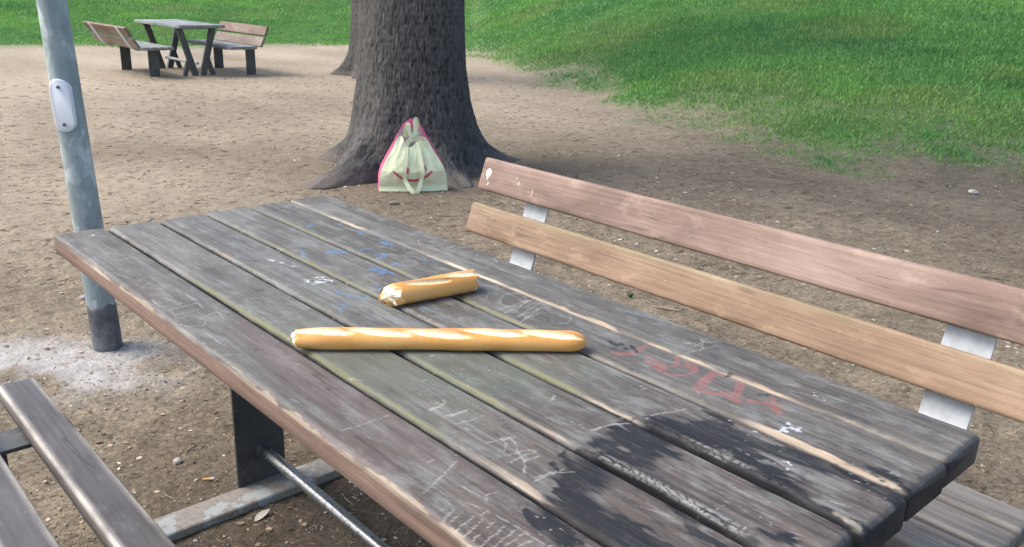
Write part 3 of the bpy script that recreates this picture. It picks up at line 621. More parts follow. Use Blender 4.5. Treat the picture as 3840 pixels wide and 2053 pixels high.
g = G('dark steel plate'); n1 = g.noise(g.coord((3, 3, 3)), 2.0, 5, 0.6); n2 = g.noise(g.coord((40, 40, 40)), 1.0, 4, 0.6)
c = g.ramp(n1, (0.3, (0.055, 0.058, 0.060)), (0.7, (0.10, 0.102, 0.100))); c = g.mix(g.ramp(n2, (0.60, 0.0), (0.72, 0.5)), c, (0.20, 0.18, 0.15))
g.bump(n2, 0.1, 0.002); steel = g.fin(c, g.ramp(n2, (0.3, 0.40), (0.7, 0.62)), 0.35, 0.5)
g = G('galvanised bracket'); n1 = g.noise(g.coord((30, 30, 30)), 1.0, 3, 0.6)
galv_b = g.fin(g.ramp(n1, (0.3, (0.36, 0.38, 0.39)), (0.7, (0.48, 0.50, 0.51))), 0.6, 0.05, 0.4)
g = G('polished steel tube'); n1 = g.noise(g.coord((5, 60, 60)), 1.0, 4, 0.6); n2 = g.noise(g.coord((90, 90, 90)), 1.0, 3, 0.6)
c = g.mix(g.ramp(n2, (0.52, 0.0), (0.66, 0.8)), g.ramp(n1, (0.3, (0.16, 0.17, 0.18)), (0.7, (0.36, 0.37, 0.38))), (0.06, 0.055, 0.05))
tube_steel = g.fin(c, g.ramp(n2, (0.4, 0.26), (0.7, 0.5)), 0.85, 0.5)
g = G('flaking base rail'); n1 = g.noise(g.coord((9, 9, 9)), 1.3, 6, 0.65); n2 = g.noise(g.coord((70, 70, 70)), 1.0, 4, 0.6)
c = g.mix(g.ramp(n1, (0.52, 0.0), (0.56, 1.0)), g.ramp(n2, (0.3, (0.19, 0.17, 0.145)), (0.7, (0.31, 0.28, 0.245))), (0.33, 0.35, 0.35))
g.bump(n1, 0.2, 0.004); rail_m = g.fin(c, 0.75, 0.1, 0.3)

table = empty('picnic_table', (TX, TY, 0))
tag(table, 'worn grey picnic table scrawled with graffiti, burnt at one end, carrying the broken baguette', 'picnic table', 'wooden picnic tables')
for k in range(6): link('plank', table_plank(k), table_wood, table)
leg_me = box_mesh('leg', (0.010, 0.146, 0.66), (0, 0, 0), 0.002, 1)
foot_me = box_mesh('foot', (0.094, 0.66, 0.028), (0, 0, 0), 0.004, 1)
bar_me = box_mesh('crossbar', (0.09, 0.70, 0.012), (0, 0, 0), 0.002, 1)
for sx in (-0.69, 0.69):
    link('leg', leg_me, steel, table, (sx, -0.021, 0.358))
    link('foot', foot_me, rail_m, table, (sx + 0.048, -0.02, 0.016))
    link('crossbar', bar_me, steel, table, (sx, 0, 0.6935))
link('rail', tube_mesh('rail', [(-0.685, -0.012, 0.122), (-0.2, -0.012, 0.122), (0.3, -0.012, 0.122), (0.685, -0.012, 0.122)], 0.0165, 20), tube_steel, table)
col_me = tube_mesh('weld_ring', [(-0.685, -0.012, 0.122), (-0.677, -0.012, 0.122)], [0.024, 0.018], 16)
link('weld_ring', col_me, steel, table)

# ------------------------------------------------------------------ benches
w_up = wood_mat('faded red-brown board', (0.135, 0.088, 0.068), (0.245, 0.163, 0.126), (0.355, 0.256, 0.205), 0.45, 0.6)
w_lo = wood_mat('tan board', (0.19, 0.118, 0.074), (0.31, 0.205, 0.132), (0.40, 0.287, 0.195), 0.5, 0.6, green=(0.53, 0.56))
w_seat = wood_mat('silver grey seat board', (0.09, 0.084, 0.078), (0.16, 0.15, 0.14), (0.23, 0.218, 0.205), 0.7, 0.7, arris=0.25)
w_near = wood_mat('violet grey seat board', (0.050, 0.046, 0.048), (0.080, 0.075, 0.077), (0.125, 0.12, 0.123), 0.4, 0.55, arris=0.9)

def board_mesh(name, L, W, T, r=0.008, seed=0):
    """long board with rounded arrises and a slightly wavy outline"""
    rr = np.random.default_rng(seed); nx = 40
    xs = np.concatenate([[-L / 2, -L / 2 + 0.003], np.linspace(-L / 2 + 0.012, L / 2 - 0.012, nx), [L / 2 - 0.003, L / 2]])
    prof = []
    for cx, cy, a0 in ((W / 2 - r, T / 2 - r, 0), (-W / 2 + r, T / 2 - r, 90), (-W / 2 + r, -T / 2 + r, 180), (W / 2 - r, -T / 2 + r, 270)):
        prof += [(cx + r * math.cos(math.radians(a0 + t)), cy + r * math.sin(math.radians(a0 + t))) for t in (0, 30, 60, 90)]
        if a0 in (0, 180): prof += [(q * (W / 2 - r - 0.007), (T / 2) * (1 if a0 == 0 else -1)) for q in ((1, 0, -1) if a0 == 0 else (-1, 0, 1))]
    prof = np.array(prof); n = len(prof); sc = np.ones(len(xs)); inset = np.zeros(len(xs)); inset[[0, -1]] = 0.005; inset[[1, -2]] = 0.0015
    V = np.zeros((len(xs), n, 3)); V[:, :, 0] = xs[:, None]
    V[:, :, 1] = prof[None, :, 0] * (1 - inset[:, None] * 2 / W) + 0.0025 * (fbm(xs * 2.2, xs * 0 + seed, 3, 3)[:, None] - 0.5)
    V[:, :, 2] = prof[None, :, 1] * (1 - inset[:, None] * 2 / T) + 0.002 * (fbm(xs * 3.1, xs * 0 + seed, 5, 3)[:, None] - 0.5)
    me = np_mesh(name, V.reshape(-1, 3), [grid_faces(len(xs), n, True), np.arange(n)[::-1][None, :], ((len(xs) - 1) * n + np.arange(n))[None, :]])
    yy, zz_ = V[:, :, 1], V[:, :, 2]; dist_ = np.minimum(np.hypot(W / 2 - np.abs(yy), T / 2 - zz_), 1)
    float_attr(me, 'arris', ((1 - sstep(0.004, 0.013, dist_)) * (zz_ > 0)).ravel())
    try: me.set_sharp_from_angle(angle=math.radians(50))
    except Exception: pass
    return me

def bench(loc, rz, L, seat, backs, bracket, label, mats, bx, legy, zseat=0.45, T=0.045):
    """seat: list of (y, width); backs: list of (y, z, width, tilt); local +y is the back of the bench"""
    b = empty('park_bench', loc, rz); tag(b, label, 'bench', 'wooden park benches beside the picnic tables')
    for i, (y, w) in enumerate(seat):
        link('seat_board', board_mesh('seat_board', L, w, T, 0.009, 10 + i), mats[0], b, (0, y, zseat - T / 2))
    bo = []
    for i, (y, z, w, tilt, lab) in enumerate(backs):
        o = link('backrest_board', board_mesh('backrest_board', L, w, 0.038, 0.008, 20 + i), mats[1 + i], b, (0, y, z), (tilt, 0, 0))
        if lab: o['label'] = lab
        bo.append(o)
    ys = [y for y, w in seat]
    for sx in (-bx, bx):
        link('bracket', strip_mesh('bracket', [(p, nn) for p, nn in bracket], (0.112, 0, 0), 0.008), galv_b, b, (sx, 0, 0))
        link('leg', box_mesh('leg', (0.012, 0.15, zseat - T - 0.012), (0, 0, 0), 0.002, 1), steel, b, (sx, legy, (zseat - T - 0.012) / 2))
        link('seat_support', box_mesh('seat_support', (0.10, max(ys) - min(ys) + 0.07, 0.010), (0, 0, 0), 0.0015, 1), steel, b, (sx, (max(ys) + min(ys)) / 2, zseat - T - 0.006))
    return b, bo

tl = math.atan2(0.798 - 0.542, 1.480 - 1.391)          # slope of the back
BY = 1.05
def bk(y, z, w, lab=None): return (y, z, w, tl, lab)
fy, fz = math.cos(tl), math.sin(tl); nyv, nzv = -fz, fy  # board normal (to the front: -y, +z)
off = 0.019
c_lo = (1.4 - BY - nyv * off, 0.590 - nzv * off); c_up = (1.457 - BY - nyv * off, 0.7445 - nzv * off)
bpath = [((0, 0.16, 0.398), (0, 0, -1)), ((0, 0.24, 0.398), (0, -0.3, -1)), ((0, 0.300, 0.415), (0, -.8, -.6)), ((0, 0.335, 0.46), (0, -1, 0.1))]
bpath = []
def bp(z, o=0.042): return 1.391 - BY + (z - 0.542) * fy / fz + o
for y_, z_, n_ in ((0.02, 0.392, (0, 0, 1)), (0.20, 0.392, (0, 0, 1)), (bp(0.40) - 0.045, 0.400, (0, -0.35, 1)), (bp(0.43) - 0.01, 0.425, (0, -1, 0.8)), (bp(0.47), 0.47, (0, nyv, nzv)), (bp(0.77), 0.77, (0, nyv, nzv))):
    bpath.append(((0, y_, z_), n_))
bn, bo = bench((1.0, BY, 0), 0, 2.02, [(1.146 - BY, 0.084), (1.047 - BY, 0.084), (0.944 - BY, 0.086)],
      [bk(c_lo[0], c_lo[1], 0.110, 'tan lower backrest board with greenish top edge'), bk(c_up[0], c_up[1], 0.120, 'faded red-brown upper backrest board with a white dropping')], bpath,
      'bench with faded red-brown and tan backrest behind the front table', (w_seat, w_lo, w_up), 0.73, 0.02)
# dried white bird dropping on the upper board
g = G('dried dropping'); drop_m = g.fin((0.74, 0.73, 0.68), 0.8, 0, 0.3)
def blob(px_, py_, rx, ry, h=0.0008):
    bm = bmesh.new(); c0 = bm.verts.new((0, 0, h))
    ring = [bm.verts.new((rx * math.cos(t) * (1 + 0.06 * math.sin(3 * t + px_ * 90)), ry * math.sin(t), 0.0)) for t in [2 * math.pi * k / 18 for k in range(18)]]
    for k in range(18): bm.faces.new((c0, ring[k], ring[(k + 1) % 18]))
    link('dropping', bm_mesh('dropping', bm), drop_m, bo[1], (-0.968 + px_, 0.006 + py_, 0.0193))
for a_ in ((0, 0, 0.0135, 0.0165, 0.0012), (0, -0.020, 0.004, 0.006), (0.010, -0.038, 0.0025, 0.006), (0.15, 0.006, .0015, .004), (0.165, -0.01, .002, .006), (0.24, -0.03, .001, .014)): blob(*a_)

nb_y = -0.34
nb, _ = bench((1.17, nb_y, 0), math.pi, 2.0, [(-(-0.166 - nb_y), 0.084), (-(-0.322 - nb_y), 0.088), (0.10, 0.084)],
      [(0.36, 0.575, 0.11, tl, None), (0.417, 0.73, 0.12, tl, None)], [((0, y_ + 0.02, z_), n_) for (_, y_, z_), n_ in bpath],
      'violet-grey bench seat in the near left corner', (w_near, w_lo, w_up), 0.79, -0.02)

# ------------------------------------------------------------------ far table and its benches
w_far = wood_mat('far grey planks', (0.14, 0.148, 0.142), (0.215, 0.228, 0.222), (0.30, 0.315, 0.31), 0.4, 0.6)
w_fb = wood_mat('far bench boards', (0.14, 0.108, 0.085), (0.21, 0.165, 0.13), (0.29, 0.235, 0.19), 0.4, 0.7)
w_fb2 = wood_mat('far brown boards', (0.12, 0.078, 0.058), (0.18, 0.122, 0.092), (0.25, 0.18, 0.14), 0.4, 0.7)
ft = empty('picnic_table', (-11.0, 4.775, 0)); tag(ft, 'distant grey picnic table on splayed legs between two benches', 'picnic table', 'wooden picnic tables')
fpl = box_mesh('plank', (1.72, 0.108, 0.045), (0, 0, 0), 0.006, 2)
for k in range(6): link('plank', fpl, w_far, ft, (0.003 * (k % 3 - 1), -0.285 + k * 0.114, 0.70))
def splay_leg(side):
    """thick leg leaning inwards to its foot, with a short outrigger near the ground"""
    bm = bmesh.new(); th = 0.05
    def slab(p0, p1, w0, w1):
        (y0, z0), (y1, z1) = p0, p1; dv = Vector((0, y1 - y0, z1 - z0)).normalized(); nn = Vector((0, -dv.z, dv.y))
        q = [Vector((0, y0, z0)) + nn * w0 / 2, Vector((0, y0, z0)) - nn * w0 / 2, Vector((0, y1, z1)) - nn * w1 / 2, Vector((0, y1, z1)) + nn * w1 / 2]
        a = [bm.verts.new(p + Vector((th / 2, 0, 0))) for p in q]; b = [bm.verts.new(p - Vector((th / 2, 0, 0))) for p in q]
        bm.faces.new(a); bm.faces.new(list(reversed(b)))
        for k in range(4): bm.faces.new((a[k], b[k], b[(k + 1) % 4], a[(k + 1) % 4]))
    slab((side * 0.25, 0.676), (side * 0.055, 0.0), 0.085, 0.085)
    th = 0.046
    slab((side * 0.13, 0.26), (side * 0.215, 0.0), 0.07, 0.06)
    return bm_mesh('leg', bm)
for sx in (-0.62, 0.62):
    for sd in (-1, 1): link('leg', splay_leg(sd), steel, ft, (sx, 0, 0))
    link('crossbar', box_mesh('crossbar', (0.05, 0.60, 0.02), (0, 0, 0), 0.002, 1), steel, ft, (sx, 0, 0.667))
link('stretcher', tube_mesh('stretcher', [(-0.60, 0, 0.17), (0.60, 0, 0.17)], 0.022, 10), galv_b, ft)
def far_bench(loc, rz, L, label, tilt, yb, seat_ys, legy, bx, zb=(0.49, 0.645)):
    cy, sy = math.cos(tilt), math.sin(tilt); ny, nz = -sy, cy
    backs = []
    for z, w, m in ((zb[0], 0.145, 0), (zb[1], 0.145, 1)):
        y = yb + (z - 0.42) * cy / sy; backs.append((y - ny * .019, z - nz * .019, w, tilt, None))
    br = [((0, 0.0, 0.375), (0, 0, 1)), ((0, yb - 0.03, 0.375), (0, -.3, 1)), ((0, yb + 0.042, 0.42), (0, ny, nz)), ((0, yb + 0.042 + 0.27 * cy / sy, 0.69), (0, ny, nz))]
    b, _ = bench(loc, rz, L, [(y, 0.10) for y in seat_ys], backs, br, label, (w_far, w_fb, w_fb2), bx, legy, 0.43, 0.045)
    return b
far_bench((-11.02, 4.10, 0), math.pi, 1.72, 'distant bench seen from behind, left of the far table', math.radians(58), 0.20, (0.13, 0.02, -0.09, -0.20), -0.06, 0.56)
far_bench((-10.75, 5.33, 0), 0, 1.60, 'distant bench facing the camera, right of the far table', math.radians(66), 0.22, (0.12, 0.01, -0.10, -0.2), 0.17, 0.56)

# ------------------------------------------------------------------ lamp pole
pole = empty('metal_pole', (-0.999, 0.388, 0)); pole.rotation_mode = 'QUATERNION'; pole.rotation_quaternion = Vector((0, 0, 1)).rotation_difference(Vector((-RH[0] * 0.036, -RH[1] * 0.036, 1))); tag(pole, 'tall galvanised pole with dark foot and white cover plate beside the table', 'pole')
g = G('galvanised zinc'); vo = g.n('ShaderNodeTexVoronoi', {'Vector': g.coord((26, 26, 17)), 'Scale': 1.0, 'Randomness': 1.0}).outputs['Color']
n1 = g.noise(g.coord((9, 9, 5)), 1.0, 6, 0.65, 0.6); n2 = g.noise(g.coord((50, 50, 16)), 1.0, 4, 0.6)
sepv = g.n('ShaderNodeSeparateColor', {0: vo}).outputs[0]
c = g.ramp(g.math('ADD', g.math('MULTIPLY', n1, 0.85), g.math('MULTIPLY', sepv, 0.15)), (0.34, (0.24, 0.29, 0.295)), (0.52, (0.32, 0.375, 0.38)), (0.60, (0.50, 0.545, 0.545)), (0.8, (0.58, 0.61, 0.605)))
c = g.mix(0.5, c, g.ramp(n2, (0.3, (0.75, 0.75, 0.76)), (0.65, (1.1, 1.1, 1.1))), 'MULTIPLY')
zinc = g.fin(c, 0.55, 0.25, 0.4)
g = G('bitumen foot paint'); n1 = g.noise(g.coord((14, 14, 10)), 1.2, 6, 0.65); n2 = g.noise(g.coord((80, 80, 80)), 1.0, 4, 0.65)
c = g.ramp(n1, (0.34, (0.060, 0.062, 0.066)), (0.55, (0.135, 0.135, 0.14)), (0.75, (0.24, 0.235, 0.23))); c = g.mix(g.ramp(n2, (0.6, 0.0), (0.72, 0.5)), c, (0.30, 0.29, 0.28)); g.bump(n2, 0.3, 0.004)
bitumen = g.fin(c, 0.85, 0.0, 0.3)
link('shaft', tube_mesh('shaft', [(0, 0, -0.3), (0, 0, 0.5), (0, 0, 1.5), (0, 0, 4.2)], [0.0525, 0.0515, 0.0480, 0.040], 40), zinc, pole)
seg = 64; rows = [(-0.05, .0548), (0.0, .0545), (0.06, .0540), (0.12, 0.0537), (0.165, 0.0535), (0.18, 0.0533)]
V = []
for zz_, rr_ in rows:
    for k in range(seg):
        t = 2 * math.pi * k / seg; zj = zz_ + (0.006 * math.sin(3 * t + .7) + 0.004 * math.sin(7 * t) if zz_ > 0.17 else 0)
        V.append((rr_ * math.cos(t), rr_ * math.sin(t), zj))
for k in range(seg): t = 2 * math.pi * k / seg; V.append((0.050 * math.cos(t), 0.050 * math.sin(t), V[(len(rows) - 1) * seg + k][2] + 0.0005))
link('foot_sleeve', np_mesh('foot_sleeve', V, [grid_faces(len(rows) + 1, seg, True)]), bitumen, pole)
# white oval cover plate with two screws
tocam = Vector((CAM[0] + 0.999, CAM[1] - 0.388, 0)).normalized(); a_ = math.radians(-26)
pn = Vector((tocam.x * math.cos(a_) - tocam.y * math.sin(a_), tocam.x * math.sin(a_) + tocam.y * math.cos(a_), 0)); pt = Vector((0, 0, 1)).cross(pn)
bm = bmesh.new(); ol = []
hw, hh = 0.038, 0.094
for k in range(48):
    t = 2 * math.pi * k / 48; cx_, cz_ = math.cos(t), math.sin(t)
    ol.append((hw * cx_, (hh - hw) * (1 if cz_ >= 0 else -1) + hw * cz_))
prev = None
for sc, dn in ((1.0, -0.022), (1.0, -0.004), (0.97, -0.001), (0.90, 0.0005)):
    ring = [bm.verts.new(pt * (x_ * sc) + Vector((0, 0, 1)) * (y_ - (0 if sc == 1 else y_ * (1 - sc) * .4)) + pn * (0.055 + dn - 0.9 * (x_ * sc) ** 2 * 6)) for x_, y_ in ol]
    if prev:
        for k in range(48): bm.faces.new((prev[k], prev[(k + 1) % 48], ring[(k + 1) % 48], ring[k]))
    prev = ring
bm.faces.new(prev)
g = G('white plastic cover'); n1 = g.noise(g.coord((12, 12, 12)), 1.0, 4, 0.6); white_pl = g.fin(g.ramp(n1, (0.3, (0.60, 0.63, 0.68)), (0.7, (0.72, 0.74, 0.78))), 0.45, 0, 0.5)
plate = link('cover_plate', bm_mesh('cover_plate', bm), white_pl, pole, (0, 0, 0.945))
g = G('screw steel'); screw_m = g.fin((0.16, 0.16, 0.16), 0.4, 0.8, 0.5)
for zz_ in (0.066, -0.066):
    p = pn * 0.054 + Vector((0, 0, zz_))
    link('screw', tube_mesh('screw', [p, p + pn * 0.0045], [0.0062, 0.0052], 12), screw_m, plate)

# ------------------------------------------------------------------ baguettes
g = G('baguette crust'); _, aR, aG, aB, aA = g.attr('bake')
n1 = g.noise(g.coord((9, 9, 9)), 1.5, 5, 0.6); n2 = g.noise(g.coord((110, 110, 110)), 1.0, 4, 0.6)
c = g.ramp(g.math('ADD', g.math('MULTIPLY', n1, 0.5), g.math('MULTIPLY', aG, 0.6)), (0.25, (0.75, 0.43, 0.15)), (0.5, (0.69, 0.335, 0.085)), (0.8, (0.54, 0.22, 0.045)))
c = g.mix(g.ramp(n2, (0.56, 0.0), (0.70, 0.35)), c, (0.74, 0.52, 0.28))
c = g.mix(aR, c, g.ramp(n2, (0.3, (0.80, 0.62, 0.34)), (0.65, (0.90, 0.78, 0.52))))
g.bump(n2, 0.22, 0.002); crust = g.fin(c, 0.5, 0, 0.4)
g = G('bread crumb'); n2 = g.noise(g.coord((160, 160, 160)), 1.0, 4, 0.6); g.bump(n2, 0.8, 0.004)
crumb_m = g.fin(g.ramp(n2, (0.3, (0.66, 0.55, 0.34)), (0.6, (0.88, 0.82, 0.64))), 0.9, 0, 0.2)
def loaf(p0, p1, label, torn0, torn1, rw, rh, cuts, seed, bend, slant=0.003):
    p0, p1 = Vector(p0), Vector(p1); ax = (p1 - p0); L = ax.length; rz = math.atan2(ax.y, ax.x)
    root = empty('baguette', ((p0 + p1) / 2).to_tuple()[:2] + (0.75,), rz); tag(root, label, 'bread', 'pieces of a broken baguette')
    ns, nt_ = int(L / 0.0022), 84
    s = np.linspace(0, 1, ns); tt = np.linspace(0, 2 * np.pi, nt_, endpoint=False)
    S, T_ = np.meshgrid(s, tt, indexing='ij')
    prof = np.ones_like(S)
    if not torn1: prof = prof * np.clip(1 - np.clip((S - (1 - 0.07)) / 0.07, 0, 1) ** 2.1, 0, 1) ** 0.5
    if not torn0: prof = prof * np.clip(1 - np.clip((0.055 - S) / 0.055, 0, 1) ** 2.6, 0, 1) ** 0.5
    prof = prof * (1 + 0.10 * (fbm(S * L * 9, S * 0, seed, 2) - 0.5))
    if slant < 0.01: prof = prof * (1 - 0.20 * np.clip(1 - S * L / 0.05, 0, 1) ** 1.5)
    cut = np.zeros_like(S); lip = np.zeros_like(S)
    for (sc, tc, ln, wd, dg) in cuts:                      # slashes: position along, angle round, half length, half width, slant
        u = (S * L - sc) / ln; wv = (T_ - tc - dg * u) / wd
        rr_ = np.hypot(u, wv) + 0.25 * (fbm(S * L * 60, T_ * 4, seed + 3, 3) - 0.5)
        cut = np.maximum(cut, 1 - sstep(0.66, 1.04, rr_)); lip = np.maximum(lip, np.exp(-((np.hypot(u, (T_ - tc - dg * u + wd * 0.85) / (wd * 0.45)) - 0.0) / 0.9) ** 2))
    rad = prof * (1 + 0.05 * (fbm(S * L * 25, np.cos(T_) * 2 + 5, seed + 5, 3) - .5)) + (lip * 0.10 - cut * 0.15 * (1 - lip)) * prof
    jx0 = jx1 = 0
    if torn0: jx0 = np.clip(1 - S * L / 0.030, 0, 1) * (0.013 * (fbm(np.cos(T_) * 2.2 + 7, np.sin(T_) * 2.2 + 3, seed + 7, 4) - 0.55) * 2 + 0.0012 * np.sin(5 * T_ + seed) - slant * np.cos(T_) + 0.5 * slant * np.sin(T_))
    if torn1: jx1 = np.clip(1 - (1 - S) * L / 0.030, 0, 1) * (0.013 * (fbm(np.cos(T_) * 2.2 + 17, np.sin(T_) * 2.2 + 3, seed + 9, 4) - 0.5) * 2 + 0.5 * slant * np.cos(T_))
    Xl = (S - 0.5) * L + jx0 + jx1
    Yl = rw * rad * np.cos(T_) * (1 + 0.0 * S); zr = np.sin(T_)
    Zl = rh * rad * np.where(zr < 0, zr * 0.86, zr); Zl = np.maximum(Zl, -rh * 0.80 * np.maximum(prof, 0.0) ** 0.3 * 0.96)
    Yl = Yl + bend * np.sin(np.pi * S) + 0.003 * (fbm(S * L * 6, S * 0 + 3, seed + 11, 2) - 0.5)
    zc = rh * 0.78
    V = np.stack([Xl, Yl, Zl + zc], -1).reshape(-1, 3)
    me = np_mesh('crust', V, [grid_faces(ns, nt_, True), np.arange(nt_)[::-1][None, :], ((ns - 1) * nt_ + np.arange(nt_))[None, :]])
    toast = np.clip(0.5 + 0.5 * np.sin(T_) * 0.8 + 0.5 * lip - 0.25 + 0.6 * (fbm(S * L * 12, T_ * 1.2, seed + 13, 3) - 0.5), 0, 1) * (0.55 + 0.45 * sstep(-0.95, -0.3, np.sin(T_)))
    color_attr(me, 'bake', np.stack([np.clip(cut * (1 - 0.7 * lip), 0, 1).ravel(), toast.ravel(), (toast * 0).ravel()], 1))
    link('crust', me, crust, root)
    def crumb(i, sgn):
        rings = 12; Vc = []
        ring = np.stack([Xl[i], Yl[i], Zl[i] + zc], 1); cen = ring.mean(0)
        for q in range(rings + 1):
            f = 0.99 * (1 - q / rings); P = cen + (ring - cen) * f
            bulge = 0.010 * (1 - f ** 2) + 0.016 * (fbm(P[:, 1] * 90 + 4, P[:, 2] * 90 + 9, seed + 15, 3) - 0.5) * (1 - f ** 6)
            P = P.copy(); P[:, 0] += sgn * bulge; Vc.append(P)
        link('crumb', np_mesh('crumb', np.concatenate(Vc), [grid_faces(rings + 1, nt_, True)]), crumb_m, root)
    if torn0: crumb(1, -1)
    if torn1: crumb(ns - 2, 1)
    return root
# axis ends on the table plane
cl = [(0.045 + 0.105 * k, 1.98 + 0.10 * ((k * 7) % 3 - 1), 0.068, 0.42, 0.34) for k in range(5)]
loaf((1.037, 0.136, 0.75), (1.377, 0.553, 0.75), 'long baguette torn at one end, lying across the table planks', True, False, 0.0235, 0.0215, cl, 3, 0.004)
cs_ = [(0.078, 2.05, 0.058, 0.28, 0.30), (0.165, 1.85, 0.05, 0.36, 0.30)]
loaf((0.954, 0.405, 0.75), (0.981, 0.603, 0.75), 'short baguette piece broken at both ends, behind the long one', True, True, 0.0265, 0.0255, cs_, 9, 0.0, 0.014)

# ------------------------------------------------------------------ shopping bag against the tree
bag = empty('shopping_bag', (-2.526, 2.963, 0), 0.0); tag(bag, 'pale green and pink shopping bag with a smiling face, leaning on the trunk', 'bag')
bu = Vector((0.50, 0.866, 0)); bnv = Vector((0.866, -0.50, 0)); bz = Vector((0, 0, 1))
def cloth(name, color, rough=0.7, trans=0.25):
    g = G(name); n1 = g.noise(g.coord((9, 9, 9)), 1.4, 4, 0.6)
    col = g.ramp(n1, (0.3, tuple(x * 0.92 for x in color)), (0.7, color)); g.fin(col, rough, 0, 0.3)
    tr = g.n('ShaderNodeBsdfTranslucent', {'Color': col}); ms = g.n('ShaderNodeMixShader', {0: trans})
    g.nt.links.new(g.b.outputs[0], ms.inputs[1]); g.nt.links.new(tr.outputs[0], ms.inputs[2]); g.nt.links.new(ms.outputs[0], g.out.inputs[0])
    return g.m
green_c = cloth('pale green woven plastic', (0.84, 0.92, 0.60)); pink_c = cloth('pink woven plastic', (0.72, 0.16, 0.30)); cream_c = cloth('cream strap', (0.80, 0.82, 0.58)); grey_c = cloth('grey lining', (0.42, 0.40, 0.42))
red_c = cloth('red print', (0.60, 0.10, 0.15), trans=0.1)
TT = np.array([0.0, 0.10, 0.22, 0.35, 0.50, 0.65, 0.80, 0.92, 1.0])
HW = np.array([0.242, 0.238, 0.236, 0.218, 0.178, 0.135, 0.095, 0.060, 0.018])
def hw_(t): return np.interp(t, TT, HW)
HB = 0.455
def front_off(s, t):
    o = np.interp(t, [0, 0.07, 0.16, 0.3, 0.5, 0.8, 1.0], [0.035, 0.020, 0.050, 0.075, 0.055, 0.005, -0.03])
    b = (1 - s * s)
    return o * (0.35 + 0.65 * b) + 0.016 * (fbm(s * 2.6 + 5 + t, t * 3 + 2 - s, 3, 4) - 0.5) * 2 * sstep(0, .1, t)
def bag_pt(s, t, extra=0.0):
    w = hw_(t); o = front_off(s, t) + extra; lean = -0.10 * t
    p = np.array(bu)[None] * (s * w)[:, None] + np.array(bnv)[None] * (o + lean)[:, None] + np.array(bz)[None] * (t * HB + 0.004)[:, None]
    return p
def sheet(name, S, T, fn, mat, parent, smooth=True):
    ns, nt_ = S.shape; P = fn(S.ravel(), T.ravel())
    return link(name, np_mesh(name, P, [grid_faces(ns, nt_)]), mat, parent)
ss = np.linspace(-1, 1, 70); tt = np.linspace(0, 1, 60)
S, T_ = np.meshgrid(ss, tt, indexing='ij')
topf = 0.80 - 0.13 * np.exp(-((ss - 0.0) / 0.55) ** 2) + 0.03 * np.sin(6 * ss)
sheet('front_panel', S, T_ * topf[:, None], bag_pt, green_c, bag)
def back_pt(s, t):
    w = hw_(t) * 1.01 + 0.002; o = -0.06 + 0.035 * t - 0.02 * (1 - s * s)
    return np.array(bu)[None] * (s * w)[:, None] + np.array(bnv)[None] * (o - 0.10 * t)[:, None] + np.array(bz)[None] * (t * (HB + 0.03) + 0.003)[:, None]
sheet('back_panel', S, T_ * (1.0 - 0.05 * (np.abs(ss) ** 2))[:, None], back_pt, pink_c, bag)
for sg in (-1.0, 1.0):      # gussets joining the two panels
    q = np.linspace(0, 1, 14); Q, T2 = np.meshgrid(q, np.linspace(0, 0.80, 40), indexing='ij')
    def gus(qv, tv, sg=sg):
        f = bag_pt(np.full_like(qv, sg), tv); b_ = back_pt(np.full_like(qv, sg), tv); p = f * (1 - qv)[:, None] + b_ * qv[:, None]
        return p - np.array(bu)[None] * (sg * 0.03 * np.sin(np.pi * qv) * (0.3 + tv))[:, None]
    sheet('side_gusset', Q, T2, gus, pink_c, bag)
# lining and what is packed inside, seen in the open mouth
def lin_pt(s, t):
    p = bag_pt(s, t); b_ = back_pt(s, t); f = 0.55
    return p * (1 - f) + b_ * f + np.array(bz)[None] * (0.012 * np.sin(9 * s + 3))[:, None]
sheet('lining', S * 0.92, 0.35 + T_ * (0.53 + 0.05 * np.sin(7 * ss))[:, None], lin_pt, grey_c, bag)
def ribbon(name, pts, width, mat, parent, thick=0.002):
    pts = [Vector(p) for p in pts]
    # smooth the path
    P = []
    for i in range(len(pts) - 1):
        a, b_, c_, d_ = pts[max(i - 1, 0)], pts[i], pts[i + 1], pts[min(i + 2, len(pts) - 1)]
        for q in np.linspace(0, 1, 7, endpoint=False):
            P.append(0.5 * ((2 * b_) + (c_ - a) * q + (2 * a - 5 * b_ + 4 * c_ - d_) * q * q + (3 * b_ - a - 3 * c_ + d_) * q ** 3))
    P.append(pts[-1]); bm = bmesh.new(); prev = None
    for i, p in enumerate(P):
        t = (P[min(i + 1, len(P) - 1)] - P[max(i - 1, 0)]).normalized(); w = t.cross(bnv); 
        if w.length < 0.15: w = Vector(bu)
        w.normalize(); nn = w.cross(t).normalized()
        row = [bm.verts.new(p + w * width / 2), bm.verts.new(p - w * width / 2), bm.verts.new(p - w * width / 2 - nn * thick), bm.verts.new(p + w * width / 2 - nn * thick)]
        if prev:
            for k in range(4): bm.faces.new((prev[k], prev[(k + 1) % 4], row[(k + 1) % 4], row[k]))
        else: bm.faces.new(row)
        prev = row
    bm.faces.new(list(reversed(prev)))
    return link(name, bm_mesh(name, bm), mat, parent)
def L_(u, z, n_): return bu * u + bz * z + bnv * n_
def fz_(u, z, e=0.012):
    t = z / HB; p = bag_pt(np.array([u / max(float(hw_(t)), 1e-3)]), np.array([t]), e)[0]; return Vector(p)
ribbon('handle', [fz_(-0.046, 0.305), fz_(-0.052, 0.24, .016), fz_(-0.066, 0.155, .02), fz_(-0.062, 0.085, .03), L_(-0.03, 0.03, 0.085), L_(0.0, 0.006, 0.098), L_(0.022, 0.02, 0.092), fz_(0.048, 0.075, .03), fz_(0.060, 0.14, .02), fz_(0.050, 0.22, .016), fz_(0.040, 0.30)], 0.029, cream_c, bag)
